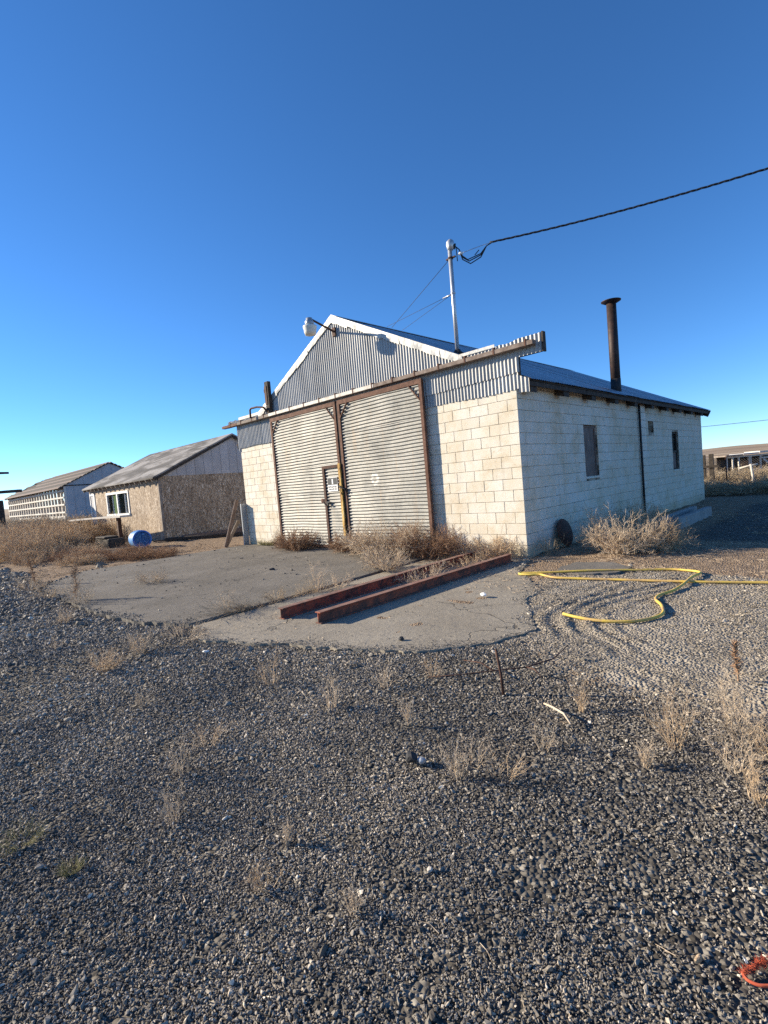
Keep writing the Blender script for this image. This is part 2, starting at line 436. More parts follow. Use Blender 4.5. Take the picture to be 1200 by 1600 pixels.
def ground_mat():
    m, n, l, b = newmat('yard_ground')
    v = coords(n, l)
    at = n.new('ShaderNodeAttribute')
    at.attribute_name = 'zone'
    sp = n.new('ShaderNodeSeparateColor')
    l.new(at.outputs['Color'], sp.inputs[0])
    fine = noise(n, l, v, 55, 4, 0.75)
    mid = noise(n, l, v, 9, 6, 0.7, 0.3)
    big = noise(n, l, v, 0.8, 6, 0.65, 0.3)
    # gravel: voronoi stones
    vo = n.new('ShaderNodeTexVoronoi')
    vo.inputs['Scale'].default_value = 42
    l.new(v, vo.inputs['Vector'])
    sc_ = n.new('ShaderNodeSeparateColor')
    l.new(vo.outputs['Color'], sc_.inputs[0])
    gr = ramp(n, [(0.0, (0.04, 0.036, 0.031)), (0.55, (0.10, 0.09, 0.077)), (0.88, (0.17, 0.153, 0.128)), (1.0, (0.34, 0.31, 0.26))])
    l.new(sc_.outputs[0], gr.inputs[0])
    # crust: tan broken concrete / packed grit
    cr = ramp(n, [(0.36, (0.12, 0.104, 0.082)), (0.46, (0.28, 0.243, 0.19)), (0.58, (0.40, 0.35, 0.28)), (0.72, (0.54, 0.48, 0.395))])
    l.new(math1(n, l, 'ADD', math1(n, l, 'MULTIPLY', mid, 0.5), math1(n, l, 'MULTIPLY', fine, 0.5)), cr.inputs[0])
    # brown soil with chaff
    so = ramp(n, [(0.34, (0.085, 0.062, 0.044)), (0.45, (0.21, 0.15, 0.10)), (0.56, (0.34, 0.25, 0.17)), (0.68, (0.52, 0.415, 0.305))])
    l.new(math1(n, l, 'ADD', math1(n, l, 'MULTIPLY', mid, 0.55), math1(n, l, 'MULTIPLY', fine, 0.45)), so.inputs[0])
    # far dry grassland
    fa = ramp(n, [(0.3, (0.17, 0.12, 0.07)), (0.5, (0.27, 0.20, 0.12)), (0.7, (0.36, 0.28, 0.18))])
    l.new(noise(n, l, coords(n, l, True, (0.02, 0.06, 1)), 1.0, 8, 0.65), fa.inputs[0])
    brk = math1(n, l, 'MULTIPLY', math1(n, l, 'SUBTRACT', math1(n, l, 'ADD', math1(n, l, 'MULTIPLY', mid, 0.6), math1(n, l, 'MULTIPLY', fine, 0.4)), 0.5), 2.2)

    def edge(s):
        x = math1(n, l, 'ADD', s, brk)
        rp = ramp(n, [(0.36, (0, 0, 0)), (0.64, (1, 1, 1))])
        l.new(x, rp.inputs[0])
        return rp.outputs[0]
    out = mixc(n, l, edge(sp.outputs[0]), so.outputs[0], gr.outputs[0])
    out = mixc(n, l, edge(sp.outputs[1]), out, cr.outputs[0])
    out = mixc(n, l, sp.outputs[2], out, fa.outputs[0])
    l.new(out, b.inputs['Base Color'])
    b.inputs['Roughness'].default_value = 0.95
    b.inputs['Specular IOR Level'].default_value = 0.15
    h = math1(n, l, 'ADD', math1(n, l, 'MULTIPLY', vo.outputs['Distance'], -14.0), math1(n, l, 'MULTIPLY', fine, 1.2))
    h = math1(n, l, 'ADD', h, math1(n, l, 'MULTIPLY', mid, 0.7))
    bump(n, l, b, h, 0.5, 0.008)
    return m


MAT['ground'] = ground_mat()


# ------------------------------------------------------------------ geometry helpers
class MB:
    def __init__(self):
        self.v, self.f = [], []

    def add(self, vs_, fs):
        o = len(self.v)
        self.v += [tuple(x) for x in vs_]
        self.f += [tuple(i + o for i in f) for f in fs]
        return self

    def box(self, x0, x1, y0, y1, z0, z1):
        return self.add([(x0, y0, z0), (x1, y0, z0), (x1, y1, z0), (x0, y1, z0), (x0, y0, z1), (x1, y0, z1), (x1, y1, z1), (x0, y1, z1)],
                        [(0, 3, 2, 1), (4, 5, 6, 7), (0, 1, 5, 4), (1, 2, 6, 5), (2, 3, 7, 6), (3, 0, 4, 7)])

    def beam(self, p, q, w, h, up=(0, 0, 1)):
        p, q, up = Vector(p), Vector(q), Vector(up)
        d = (q - p).normalized()
        s = d.cross(up)
        if s.length < 1e-4:
            s = d.cross(Vector((1, 0, 0)))
        s.normalize()
        t = s.cross(d)
        vs_ = []
        for e in (p, q):
            for a, c in ((-1, -1), (1, -1), (1, 1), (-1, 1)):
                vs_.append(e + s * (a * w / 2) + t * (c * h / 2))
        return self.add(vs_, [(0, 1, 2, 3), (7, 6, 5, 4), (0, 4, 5, 1), (1, 5, 6, 2), (2, 6, 7, 3), (3, 7, 4, 0)])

    def tube(self, pts, r, n=8, cap=True):
        pts = [Vector(p) for p in pts]
        rs = r if isinstance(r, (list, tuple)) else [r] * len(pts)
        vs_, fs = [], []
        s = None
        for i, p in enumerate(pts):
            d = (pts[min(i + 1, len(pts) - 1)] - pts[max(i - 1, 0)]).normalized()
            if s is None:
                s = d.cross(Vector((0.13, 0.31, 0.94)))
                if s.length < 1e-3:
                    s = d.cross(Vector((1, 0, 0)))
            s = (s - d * s.dot(d)).normalized()
            t = d.cross(s)
            for k in range(n):
                a = 2 * math.pi * k / n
                vs_.append(p + (s * math.cos(a) + t * math.sin(a)) * rs[i])
        for i in range(len(pts) - 1):
            for k in range(n):
                k2 = (k + 1) % n
                fs.append((i * n + k, i * n + k2, (i + 1) * n + k2, (i + 1) * n + k))
        if cap:
            fs.append(tuple(range(n - 1, -1, -1)))
            fs.append(tuple((len(pts) - 1) * n + k for k in range(n)))
        return self.add(vs_, fs)

    def lathe(self, c, prof, n=20, axis=(0, 0, 1)):
        c, ax = Vector(c), Vector(axis).normalized()
        s = ax.orthogonal().normalized()
        t = ax.cross(s)
        vs_, fs = [], []
        for r, h in prof:
            for k in range(n):
                a = 2 * math.pi * k / n
                vs_.append(c + ax * h + (s * math.cos(a) + t * math.sin(a)) * r)
        for i in range(len(prof) - 1):
            for k in range(n):
                k2 = (k + 1) % n
                fs.append((i * n + k, i * n + k2, (i + 1) * n + k2, (i + 1) * n + k))
        fs.append(tuple(range(n - 1, -1, -1)))
        fs.append(tuple((len(prof) - 1) * n + k for k in range(n)))
        return self.add(vs_, fs)

    def prism(self, poly, z0, z1):
        k = len(poly)
        vs_ = [(x, y, z0) for x, y in poly] + [(x, y, z1) for x, y in poly]
        fs = [tuple(range(k - 1, -1, -1)), tuple(range(k, 2 * k))]
        fs += [(i, (i + 1) % k, k + (i + 1) % k, k + i) for i in range(k)]
        return self.add(vs_, fs)

    def mesh(self, name, m, smooth=False):
        me = bpy.data.meshes.new(name)
        me.from_pydata(self.v, [], self.f)
        me.materials.append(MAT[m] if isinstance(m, str) else m)
        if smooth:
            me.polygons.foreach_set('use_smooth', [True] * len(me.polygons))
        me.update()
        return me

    def build(self, name, m, parent=None, smooth=False, bevel=0.0):
        o = bpy.data.objects.new(name, self.mesh(name, m, smooth))
        COL.objects.link(o)
        if bevel:
            bm_ = o.modifiers.new('bevel', 'BEVEL')
            bm_.width = bevel
            bm_.segments = 1
            bm_.limit_method = 'ANGLE'
        attach(o, parent)
        return o


WLOC = {}


def attach(o, parent):
    if parent is not None:
        o.parent = parent
        p = WLOC.get(parent.name, Vector((0, 0, 0)))
        o.matrix_parent_inverse = Matrix.Translation(-p)
    return o


def empty(name, loc):
    e = bpy.data.objects.new(name, None)
    COL.objects.link(e)
    e.location = loc
    e.empty_display_size = 0.2
    WLOC[e.name] = Vector(loc)
    return e


def tag(o, label=None, cat=None, group=None, kind=None):
    if label:
        o['label'] = label
    if cat:
        o['category'] = cat
    if group:
        o['group'] = group
    if kind:
        o['kind'] = kind
    return o


def npmesh(name, verts, tris, m, smooth=False):
    """mesh from numpy arrays; tris (n,3) or quads (n,4)"""
    me = bpy.data.meshes.new(name)
    nf, k = tris.shape
    me.vertices.add(len(verts))
    me.vertices.foreach_set('co', np.asarray(verts, np.float32).ravel())
    me.loops.add(nf * k)
    me.loops.foreach_set('vertex_index', np.asarray(tris, np.int32).ravel())
    me.polygons.add(nf)
    me.polygons.foreach_set('loop_start', np.arange(0, nf * k, k, dtype=np.int32))
    me.polygons.foreach_set('loop_total', np.full(nf, k, np.int32))
    if smooth:
        me.polygons.foreach_set('use_smooth', np.ones(nf, bool))
    me.materials.append(MAT[m] if isinstance(m, str) else m)
    me.update(calc_edges=True)
    me.validate()
    return me


def link(name, me, parent=None):
    o = bpy.data.objects.new(name, me)
    COL.objects.link(o)
    attach(o, parent)
    return o


# numpy value noise
def _h(ix, iy, s):
    n_ = (ix * 374761393 + iy * 668265263 + s * 974711) & 0x7fffffff
    n_ = ((n_ ^ (n_ >> 13)) * 1274126177) & 0x7fffffff
    return ((n_ ^ (n_ >> 16)) & 0xffff) / 65535.0


def vnoise(x, y, s=0):
    ix, iy = np.floor(x).astype(np.int64), np.floor(y).astype(np.int64)
    fx, fy = x - ix, y - iy
    fx, fy = fx * fx * (3 - 2 * fx), fy * fy * (3 - 2 * fy)
    a, b_, c, d = _h(ix, iy, s), _h(ix + 1, iy, s), _h(ix, iy + 1, s), _h(ix + 1, iy + 1, s)
    return (a * (1 - fx) + b_ * fx) * (1 - fy) + (c * (1 - fx) + d * fx) * fy


def fbm(x, y, f, o=4, s=0):
    t, a, tot = 0, 1, 0
    for i in range(o):
        t = t + a * vnoise(x * f * 2 ** i, y * f * 2 ** i, s + i)
        tot += a
        a *= 0.5
    return t / tot


# ------------------------------------------------------------------ ground
GB_X = [-60, -14, -9.4, -7, -3, -1, 1.5, 2.2, 2.9, 3.8, 4.2, 9, 30]
GB_Y = [-5.4, -5.6, -5.6, -5.9, -5.9, -5.5, -4.9, -4.25, -4.65, -4.85, -4.7, -4.2, -3]


def zones(x, y):
    yb = np.interp(x, GB_X, GB_Y)
    grav = np.clip((yb - y) / 0.7 + 0.5, 0, 1)
    cl = np.clip((x - 0.9) / 0.5, 0, 1) * np.clip((-0.55 - y - 0.12 * (x - 2)) / 0.5 + 0.5, 0, 1) * (1 - grav)
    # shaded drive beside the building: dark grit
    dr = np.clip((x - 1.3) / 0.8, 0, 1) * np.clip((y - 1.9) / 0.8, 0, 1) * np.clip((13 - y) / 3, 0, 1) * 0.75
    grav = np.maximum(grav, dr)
    dist = np.hypot(x + 4, y - 2)
    far = np.clip((dist - 45) / 40, 0, 1)
    return grav, cl, far


def hgt(x, y):
    g, c, far = zones(x, y)
    h = -0.018 + (fbm(x, y, 1.1, 3, 3) - 0.5) * 0.035
    h = h + (fbm(x, y, 0.25, 3, 9) - 0.5) * 0.25 * np.clip((np.hypot(x + 4, y + 3) - 13) / 10, 0, 1)
    # crust with curved wheel ridges
    rad = np.hypot(x - 4.05, y + 2.6)
    band = np.exp(-((rad - 1.9) / 0.55) ** 2)
    ang = fbm(x, y, 2.0, 3, 21)
    h = h + c * (0.010 + 0.0035 * (fbm(x, y, 12, 3, 30) - 0.5) + 0.019 * band * np.clip(fbm(x, y, 1.7, 2, 23) * 3 - 0.8, 0, 1) * np.maximum(np.sin(2 * math.pi * (rad + 0.25 * fbm(x, y, 0.9, 2, 24)) / 0.21 + 7 * ang), -0.4) + 0.006 * band)
    # soil clods
    s = np.clip(1 - g - c, 0, 1) * (1 - far)
    h = h + s * (0.010 + 0.05 * (fbm(x, y, 4, 4, 40) - 0.5))
    # land falls away gently behind the yard on the right
    h = h - 0.6 * np.clip((y - 19) / 20, 0, 1) * np.clip((x + 30) / 25, 0, 1)
    return h


def axis(segs):
    out = []
    for a, b_, s in segs:
        out += list(np.arange(a, b_ - 1e-6, s))
    out.append(segs[-1][1])
    return np.array(out)


def grow(a0, first, top, f=1.35):
    o, s = [], first
    a = a0
    while a < top:
        a += s
        s *= f
        o.append(min(a, top))
    return o


gx = np.concatenate([-np.array(grow(26, 0.8, 4000))[::-1], axis([(-26, 0.4, 0.13), (0.4, 4.9, 0.03), (4.9, 9, 0.13)]), np.array(grow(9, 0.5, 4000))])
gy = np.concatenate([-np.array(grow(10.4, 0.4, 4000))[::-1], axis([(-10.4, -5.8, 0.1), (-5.8, -0.2, 0.03), (-0.2, 20, 0.14)]), np.array(grow(20, 0.6, 4000))])
XX, YY = np.meshgrid(gx, gy)
ZZ = hgt(XX, YY)
nx, ny = len(gx), len(gy)
idx = np.arange(nx * ny).reshape(ny, nx)
quads = np.stack([idx[:-1, :-1], idx[:-1, 1:], idx[1:, 1:], idx[1:, :-1]], -1).reshape(-1, 4)
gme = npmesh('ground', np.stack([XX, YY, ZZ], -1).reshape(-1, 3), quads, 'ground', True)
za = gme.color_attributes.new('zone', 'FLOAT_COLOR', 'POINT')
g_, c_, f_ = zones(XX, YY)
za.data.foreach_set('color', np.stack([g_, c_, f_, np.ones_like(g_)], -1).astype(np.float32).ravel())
ground = link('ground', gme)
tag(ground, 'dark gravel and brown soil ground of the yard', None, None, 'structure')


def gz(x, y):
    return float(hgt(np.array([x]), np.array([y]))[0])


# distant hills, dry grassland
def hills():
    az = np.linspace(R(-75), R(100), 150)
    rs = np.array([260, 380, 520, 680, 860, 1050, 1300, 1700, 2300])
    prof = np.array([-0.05, 0.08, 0.26, 0.48, 0.74, 0.93, 1.0, 0.9, 0.6])
    V = []
    for r_, p_ in zip(rs, prof):
        a = az
        hh = 24.0 * (0.75 + 0.45 * (fbm(a * 6 + 3, a * 0 + r_ * 0.004, 1.0, 4, 50) - 0.5) * 2 * 0.6)
        hh = hh * (0.55 + 0.45 / (1 + np.exp(-(R(60) - np.abs(a - R(20))) * 4)))
        V.append(np.stack([CAM.x - np.sin(a) * r_, CAM.y + np.cos(a) * r_, hh * p_ - 1.2 + (fbm(a * 40, a * 0 + r_ * .02, 1, 3, 60) - .5) * 1.5 * p_], -1))
    V = np.concatenate(V)
    n_ = len(az)
    ii = np.arange(len(rs) * n_).reshape(len(rs), n_)
    q = np.stack([ii[:-1, :-1], ii[1:, :-1], ii[1:, 1:], ii[:-1, 1:]], -1).reshape(-1, 4)
    m, n, l, b = newmat('dry_hillside')
    f = noise(n, l, coords(n, l, True, (0.004, 0.02, 0.3)), 1.0, 8, 0.65, 0.5)
    c = ramp(n, [(0.32, (0.16, 0.10, 0.058)), (0.5, (0.32, 0.225, 0.13)), (0.66, (0.44, 0.33, 0.20))])
    l.new(f, c.inputs[0])
    l.new(c.outputs[0], b.inputs['Base Color'])
    b.inputs['Roughness'].default_value = 0.95
    o = link('hills', npmesh('hills', V, q, m, True))
    tag(o, 'low dry brown hills along the horizon', None, None, 'structure')


hills()


# ------------------------------------------------------------------ concrete slabs
def ragged(poly, closed=True, step=0.12, amp=0.03, seed=0, keep=()):
    out = []
    k = len(poly)
    r_ = random.Random(seed)
    for i in range(k):
        a, b_ = Vector(poly[i]), Vector(poly[(i + 1) % k])
        d = b_ - a
        m_ = max(1, int(d.length / step))
        nrm = Vector((-d.y, d.x)).normalized()
        for j in range(m_):
            t = j / m_
            w = 0 if (i in keep or j == 0) else r_.uniform(-amp, amp)
            out.append(tuple(a + d * t + nrm * w))
    return out


def slab(name, poly, z0, z1, m, label):
    mb = MB().prism(poly, z0, z1)
    o = mb.build(name, m)
    tag(o, label, None, None, 'structure')
    return o


p1 = ragged([(-9.42, 0.05), (-9.42, -4.65), (-8.4, -5.5), (-7.2, -5.95), (-5.2, -6.0), (-3.6, -6.05), (-2.4, -5.95), (-1.52, -5.62), (-1.55, -4.2), (-1.68, -2.4), (-1.90, 0.05)], True, 0.07, 0.03, 1, (0, 7, 8, 9, 10))
slab('concrete_apron', p1, -0.12, 0.035, 'slab', 'broad grey concrete apron slab in front of the sliding doors')
p2 = ragged([(-1.45, -5.6), (-0.82, -5.84), (-0.2, -5.62), (0.19, -5.42), (0.9, -5.22), (1.56, -4.92), (2.0, -4.42), (2.16, -3.85), (1.85, -3.35), (1.5, -2.85), (1.42, -2.3), (1.05, -1.85), (0.55, -1.3), (0.25, -0.5), (0.05, -0.02), (-1.83, 0.05), (-1.62, -2.4), (-1.48, -4.2)], True, 0.06, 0.028, 2, (14, 15, 16, 17))
slab('concrete_pad', p2, -0.12, 0.008, 'slab_b', 'sandy cracked concrete pad under the red steel beams')
p3 = ragged([(1.10, -1.30), (0.98, -0.75), (1.05, -0.36), (1.55, -0.24), (1.95, -0.55), (1.88, -1.0), (1.55, -1.22)], True, 0.09, 0.03, 3)
slab('concrete_fragment', p3, -0.1, 0.022, 'slab', 'small broken grey concrete piece behind the yellow hose')


def in_poly(px, py, poly):
    inside = np.zeros(len(px), bool)
    k = len(poly)
    for i in range(k):
        x1, y1 = poly[i]
        x2, y2 = poly[(i + 1) % k]
        c = ((y1 > py) != (y2 > py)) & (px < (x2 - x1) * (py - y1) / (y2 - y1 + 1e-12) + x1)
        inside ^= c
    return inside


# ------------------------------------------------------------------ block garage
BL, BH, W, L = 0.4064, 0.2032, 9.43, 12.9
RIDGE_X, RIDGE_Z, PITCHR = -4.68, 5.62, 0.497


def roofz(x):
    return RIDGE_Z - PITCHR * abs(x - RIDGE_X)


garage = empty('block_garage', (-W / 2, L / 2, 0))
tag(garage, 'cream painted concrete block garage with corrugated gable and sliding doors', 'building')

OPEN = [(2.74, 3.47, 1.31, 2.44), (7.05, 7.52, 2.33, 2.64), (9.25, 9.92, 1.20, 2.38)]   # y0,y1,z0,z1 in the long side wall
WT = 0.2
TOPZ = 3.26
# wall cores (mortar), set back 6 mm behind the block faces
fr = MB().box(-2.45, -0.007, 0.007, WT, -0.3, TOPZ).build('front_wall', 'mortar', garage)
fl = MB().box(-W + 0.007, -7.2, 0.007, WT, -0.3, TOPZ).build('front_wall', 'mortar', garage)
mb = MB()
segs_y = [WT] + sorted([v for o in OPEN for v in o[:2]]) + [L - 0.007]
for i in range(len(segs_y) - 1):
    a, b_ = segs_y[i], segs_y[i + 1]
    op = [o for o in OPEN if abs(o[0] - a) < 1e-6]
    if op:
        mb.box(-WT, -0.007, a, b_, -0.3, op[0][2])
        mb.box(-WT, -0.007, a, b_, op[0][3], TOPZ)
    else:
        mb.box(-WT, -0.007, a, b_, -0.3, TOPZ)
sw = mb.build('side_wall', 'mortar', garage)
MB().box(-W, -W + WT, WT, L - WT, -0.3, TOPZ).build('back_side_wall', 'block', garage)
mb = MB()
mb.add([(-W, L - WT, -0.3), (-WT - 0.001, L - WT, -0.3), (-WT - 0.001, L - WT, 3.2), (RIDGE_X, L - WT, 5.5), (-W, L - WT, 3.2),
        (-W, L, -0.3), (-WT - 0.001, L, -0.3), (-WT - 0.001, L, 3.2), (RIDGE_X, L, 5.5), (-W, L, 3.2)],
       [(0, 1, 2, 3, 4), (9, 8, 7, 6, 5), (0, 5, 6, 1), (1, 6, 7, 2), (2, 7, 8, 3), (3, 8, 9, 4), (4, 9, 5, 0)])
mb.build('rear_wall', 'block', garage)

BM = {}


def block_mesh(w, h, axis_):
    key = (round(w, 3), round(h, 3), axis_)
    if key not in BM:
        mb = MB()
        g = 0.0035
        d = 0.03
        c = 0.004          # chamfer
        a, b_ = w / 2 - g, h / 2 - g
        # face at local y=0 (front) with chamfered rim, body going back
        vs_ = [(-a + c, 0, -b_ + c), (a - c, 0, -b_ + c), (a - c, 0, b_ - c), (-a + c, 0, b_ - c),
               (-a, c, -b_), (a, c, -b_), (a, c, b_), (-a, c, b_),
               (-a, d, -b_), (a, d, -b_), (a, d, b_), (-a, d, b_)]
        fs = [(0, 1, 2, 3)]
        for i in range(4):
            j = (i + 1) % 4
            fs.append((i + 4, j + 4, j, i))
            fs.append((i + 8, j + 8, j + 4, i + 4))
        if axis_ == 'x':
            vs_ = [(-y, x, z) for x, y, z in vs_]
        mb.add(vs_, fs)
        BM[key] = mb.mesh('concrete_block', 'block')
    return BM[key]


cand = []
NC = 17
rb = random.Random(5)
for k in range(-1, 16):
    z0, z1 = k * BH, (k + 1) * BH
    zc = (z0 + z1) / 2
    # front right: from corner x=0 leftwards
    def course(total, first):
        e = [0, first]
        while e[-1] < total - 0.02:
            e.append(min(total, e[-1] + BL))
        return [(e[i], e[i + 1]) for i in range(len(e) - 1)]
    half = (k % 2 == 1)
    for a, b_ in course(2.44, BH if half else BL):
        cand.append((fr, 'y', Vector((-(a + b_) / 2, 0, zc)), b_ - a, BH))
    for a, b_ in course(2.23, BH if half else BL):
        cand.append((fl, 'y', Vector((-W + (a + b_) / 2, 0, zc)), b_ - a, BH))
    for a, b_ in course(L, BL if half else BH):
        spans = [(a, b_)]
        zz0, zz1 = z0, z1
        for oy0, oy1, oz0, oz1 in OPEN:
            if z1 > oz0 + 0.06 and z0 < oz1 - 0.06:
                ns = []
                for s, e in spans:
                    if e <= oy0 or s >= oy1:
                        ns.append((s, e))
                    else:
                        if oy0 - s > 0.03:
                            ns.append((s, oy0))
                        if e - oy1 > 0.03:
                            ns.append((oy1, e))
                spans = ns
        for s, e in spans:
            cand.append((sw, 'x', Vector((0, (s + e) / 2, zc)), e - s, BH))
# the 300 that show largest stay objects, the rest is one joined part
vis = [c for c in cand if c[2].z > -0.02 and c[2].z < 3.06]
low = [c for c in cand if not (c[2].z > -0.02 and c[2].z < 3.06)]


def area(c):
    d = c[2] - CAM
    nrm = Vector((0, -1, 0)) if c[1] == 'y' else Vector((1, 0, 0))
    if c[1] == 'y' and c[2].x < -2.15 and c[2].x > -7.4:
        return 0
    return c[3] * abs(nrm.dot(d.normalized())) / d.length_squared


vis.sort(key=area, reverse=True)
for i, (par, ax, pos, w, h) in enumerate(vis[:300]):
    o = bpy.data.objects.new('concrete_block', block_mesh(w, h, ax))
    COL.objects.link(o)
    off = Vector((0, -rb.uniform(0, 0.004), 0)) if ax == 'y' else Vector((rb.uniform(0, 0.004), 0, 0))
    o.location = pos + off
    o.rotation_euler = (rb.uniform(-.004, .004), rb.uniform(-.004, .004), rb.uniform(-.004, .004))
    o.parent = par
    o.matrix_parent_inverse = Matrix.Translation(-WLOC[garage.name]) if False else Matrix.Identity(4)
    # the wall parts are built in world coordinates under the garage empty
rest = {}
for par, ax, pos, w, h in vis[300:] + low:
    m_ = rest.setdefault(par.name, MB())
    me = block_mesh(w, h, ax)
    off = Vector((0, -rb.uniform(0, 0.003), 0)) if ax == 'y' else Vector((rb.uniform(0, 0.003), 0, 0))
    m_.add([v.co + pos + off for v in me.vertices], [tuple(p.vertices) for p in me.polygons])
for pn, m_ in rest.items():
    o = m_.build('block_courses', 'block')
    o.parent = bpy.data.objects[pn]
    o['kind'] = 'stuff'

# --- openings in the long wall
wp = MB().box(-0.085, -0.06, 2.74, 3.47, 1.31, 2.44)
wboard = wp.build('boarded_window', 'wood_brown', garage)
MB().box(-0.06, -0.045, 2.745, 2.79, 1.31, 2.44).box(-0.06, -0.045, 3.42, 3.465, 1.31, 2.44).box(-0.06, -0.045, 2.79, 3.42, 2.39, 2.435).build('casing', 'wood_brown', wboard)
MB().box(-0.1, 0.015, 2.72, 3.49, 1.265, 1.312).build('sill', 'block', wboard, bevel=0.004)
MB().box(-0.19, -0.17, 7.0, 7.6, 2.3, 2.7).build('vent_dark_backing', 'interior', garage)  # near-black sheet painted as the shade inside the hole
w2 = MB().box(-0.10, -0.05, 9.25, 9.31, 1.2, 2.38).box(-0.10, -0.05, 9.86, 9.92, 1.2, 2.38).box(-0.1, -0.05, 9.31, 9.86, 2.32, 2.38).box(-0.1, -0.05, 9.31, 9.86, 1.2, 1.26).box(-0.09, -0.04, 9.31, 9.86, 1.74, 1.80).box(-0.09, -0.06, 9.56, 9.60, 1.80, 2.32).build('window', 'wood_dark', garage)
MB().box(-0.085, -0.078, 9.31, 9.56, 1.80, 2.32).build('pane', 'glass', w2)
MB().box(-0.085, -0.078, 9.60, 9.86, 1.80, 2.32).build('pane', 'glass', w2)
MB().box(-0.085, -0.076, 9.31, 9.86, 1.26, 1.74).build('lower_board', 'wood_brown', w2)
MB().box(-0.14, -0.13, 9.33, 9.46, 1.25, 2.35).build('curtain', 'curtain_white', w2)
MB().box(-0.199, -0.19, 9.2, 10.0, 1.1, 2.45).build('back_panel', 'interior', w2)
MB().box(-0.10, 0.02, 9.22, 9.95, 1.155, 1.20).build('sill', 'block', w2, bevel=0.004)
# pilaster and down pipe where the extension starts
mb = MB()
for k in range(0, 15):
    mb.box(0.002, 0.045, 6.32, 6.72, k * BH + 0.004, (k + 1) * BH - 0.004)
mb.build('pilaster', 'block', garage, bevel=0.004)
MB().tube([(0.05, 6.24, 0.05), (0.052, 6.24, 1.5), (0.05, 6.235, 3.05)], 0.028, 8).build('down_pipe', 'black', garage, True)

# --- roof
OV = 0.26
deck = MB()
for s in (1, -1):
    xe = 0.25 if s > 0 else -W - 0.25
    ze = roofz(xe)
    deck.add([(RIDGE_X, 0.065, RIDGE_Z - 0.03), (xe - s * 0.02, 0.065, ze - 0.025), (xe - s * 0.02, L + 0.12, ze - 0.025), (RIDGE_X, L + 0.12, RIDGE_Z - 0.03),
              (RIDGE_X, 0.065, RIDGE_Z - 0.07), (xe - s * 0.02, 0.065, ze - 0.06), (xe - s * 0.02, L + 0.12, ze - 0.06), (RIDGE_X, L + 0.12, RIDGE_Z - 0.07)],
             [(0, 1, 2, 3), (7, 6, 5, 4), (0, 4, 5, 1), (1, 5, 6, 2), (2, 6, 7, 3)])
roof = deck.build('roof', 'wood_dark', garage)
PW = 0.076
nsheet = 14
for s in (1, -1):
    xe = 0.28 if s > 0 else -W - 0.28
    for i in range(nsheet):
        y0 = 0.02 + i * (L + 0.14) / nsheet
        y1 = y0 + (L + 0.14) / nsheet + 0.03
        nn = int((y1 - y0) / PW * 8)
        ys = np.linspace(y0, y1, nn + 1)
        wob = rng.uniform(-0.004, 0.004)
        vs_, fs = [], []
        rows = 4
        for j in range(rows + 1):
            t = j / rows
            x = RIDGE_X + (xe - RIDGE_X) * t
            zz = roofz(x) - 0.012 + (0.006 * (i % 2)) + wob + 0.008 * np.sin(2 * np.pi * ys / PW) + 0.010 * (fbm(ys * 2 + i, ys * 0 + t * 3, 1, 2, 70) - 0.5)
            vs_ += [(x, float(y), float(z)) for y, z in zip(ys, zz)]
        for j in range(rows):
            for k in range(nn):
                a = j * (nn + 1) + k
                fs.append((a, a + 1, a + nn + 2, a + nn + 1) if s > 0 else (a + nn + 1, a + nn + 2, a + 1, a))
        MB().add(vs_, fs).build('roof_sheet', 'roofmetal', roof, True)
rc = MB()
for s in (1, -1):
    rc.beam((RIDGE_X + s * 0.09, -0.06, RIDGE_Z + 0.018 - 0.045), (RIDGE_X + s * 0.09, L + 0.15, RIDGE_Z + 0.018 - 0.045), 0.2, 0.006, up=(s * 0.445, 0, 0.895))
rc.build('ridge_cap', 'galv_flat', roof)
# eave boards and rafter tails
for s in (1, -1):
    xe = 0.23 if s > 0 else -W - 0.23
    MB().box(min(xe, xe - s * 0.025), max(xe, xe - s * 0.025), 0.03, L + 0.11, roofz(xe) - 0.15, roofz(xe) - 0.062).build('fascia_board', 'wood_dark', roof)
yr = 0.25
while yr < L + 0.1:
    x1 = 0.203
    mbr = MB()
    zi, zo = roofz(-0.05) - 0.066, roofz(x1) - 0.066
    mbr.add([(-0.05, yr - 0.11, zi - 0.24), (x1, yr - 0.11, zo - 0.20), (x1, yr - 0.11, zo), (-0.05, yr - 0.11, zi),
             (-0.05, yr + 0.11, zi - 0.24), (x1, yr + 0.11, zo - 0.20), (x1, yr + 0.11, zo), (-0.05, yr + 0.11, zi)],
            [(0, 1, 2, 3), (7, 6, 5, 4), (0, 4, 5, 1), (1, 5, 6, 2), (2, 6, 7, 3), (3, 7, 4, 0)])
    mbr.build('rafter_tail', 'wood_dark', roof)
    yr += 1.325
# rear rake board seen at the far eave
MB().beam((0.24, L + 0.14, roofz(0.24) - 0.15), (RIDGE_X, L + 0.14, RIDGE_Z - 0.15), 0.03, 0.22).build('rake_board', 'wood_dark', roof)

# --- gable cladding
def vcorr(x0, x1, zb, zt, y, name, parent, m='galv', amp=0.0115, ph=0.0, tilt=0.0):
    nn = max(6, int(round((x1 - x0) / PW * 8)))
    xs = np.linspace(x0, x1, nn + 1)
    vs_, fs = [], []
    for x in xs:
        yy = y + amp * math.sin(2 * math.pi * x / PW + ph)
        b_, t = zb(x), zt(x)
        for q in (0, 0.5, 1):
            z = b_ + (t - b_) * q
            vs_.append((x, yy + tilt * (z - 3) + 0.004 * math.sin(x * 5 + z * 3), z))
    for k in range(nn):
        for j in (0, 1):
            a = k * 3 + j
            fs.append((a, a + 3, a + 4, a + 1))
    return MB().add(vs_, fs).build(name, m, parent, True)


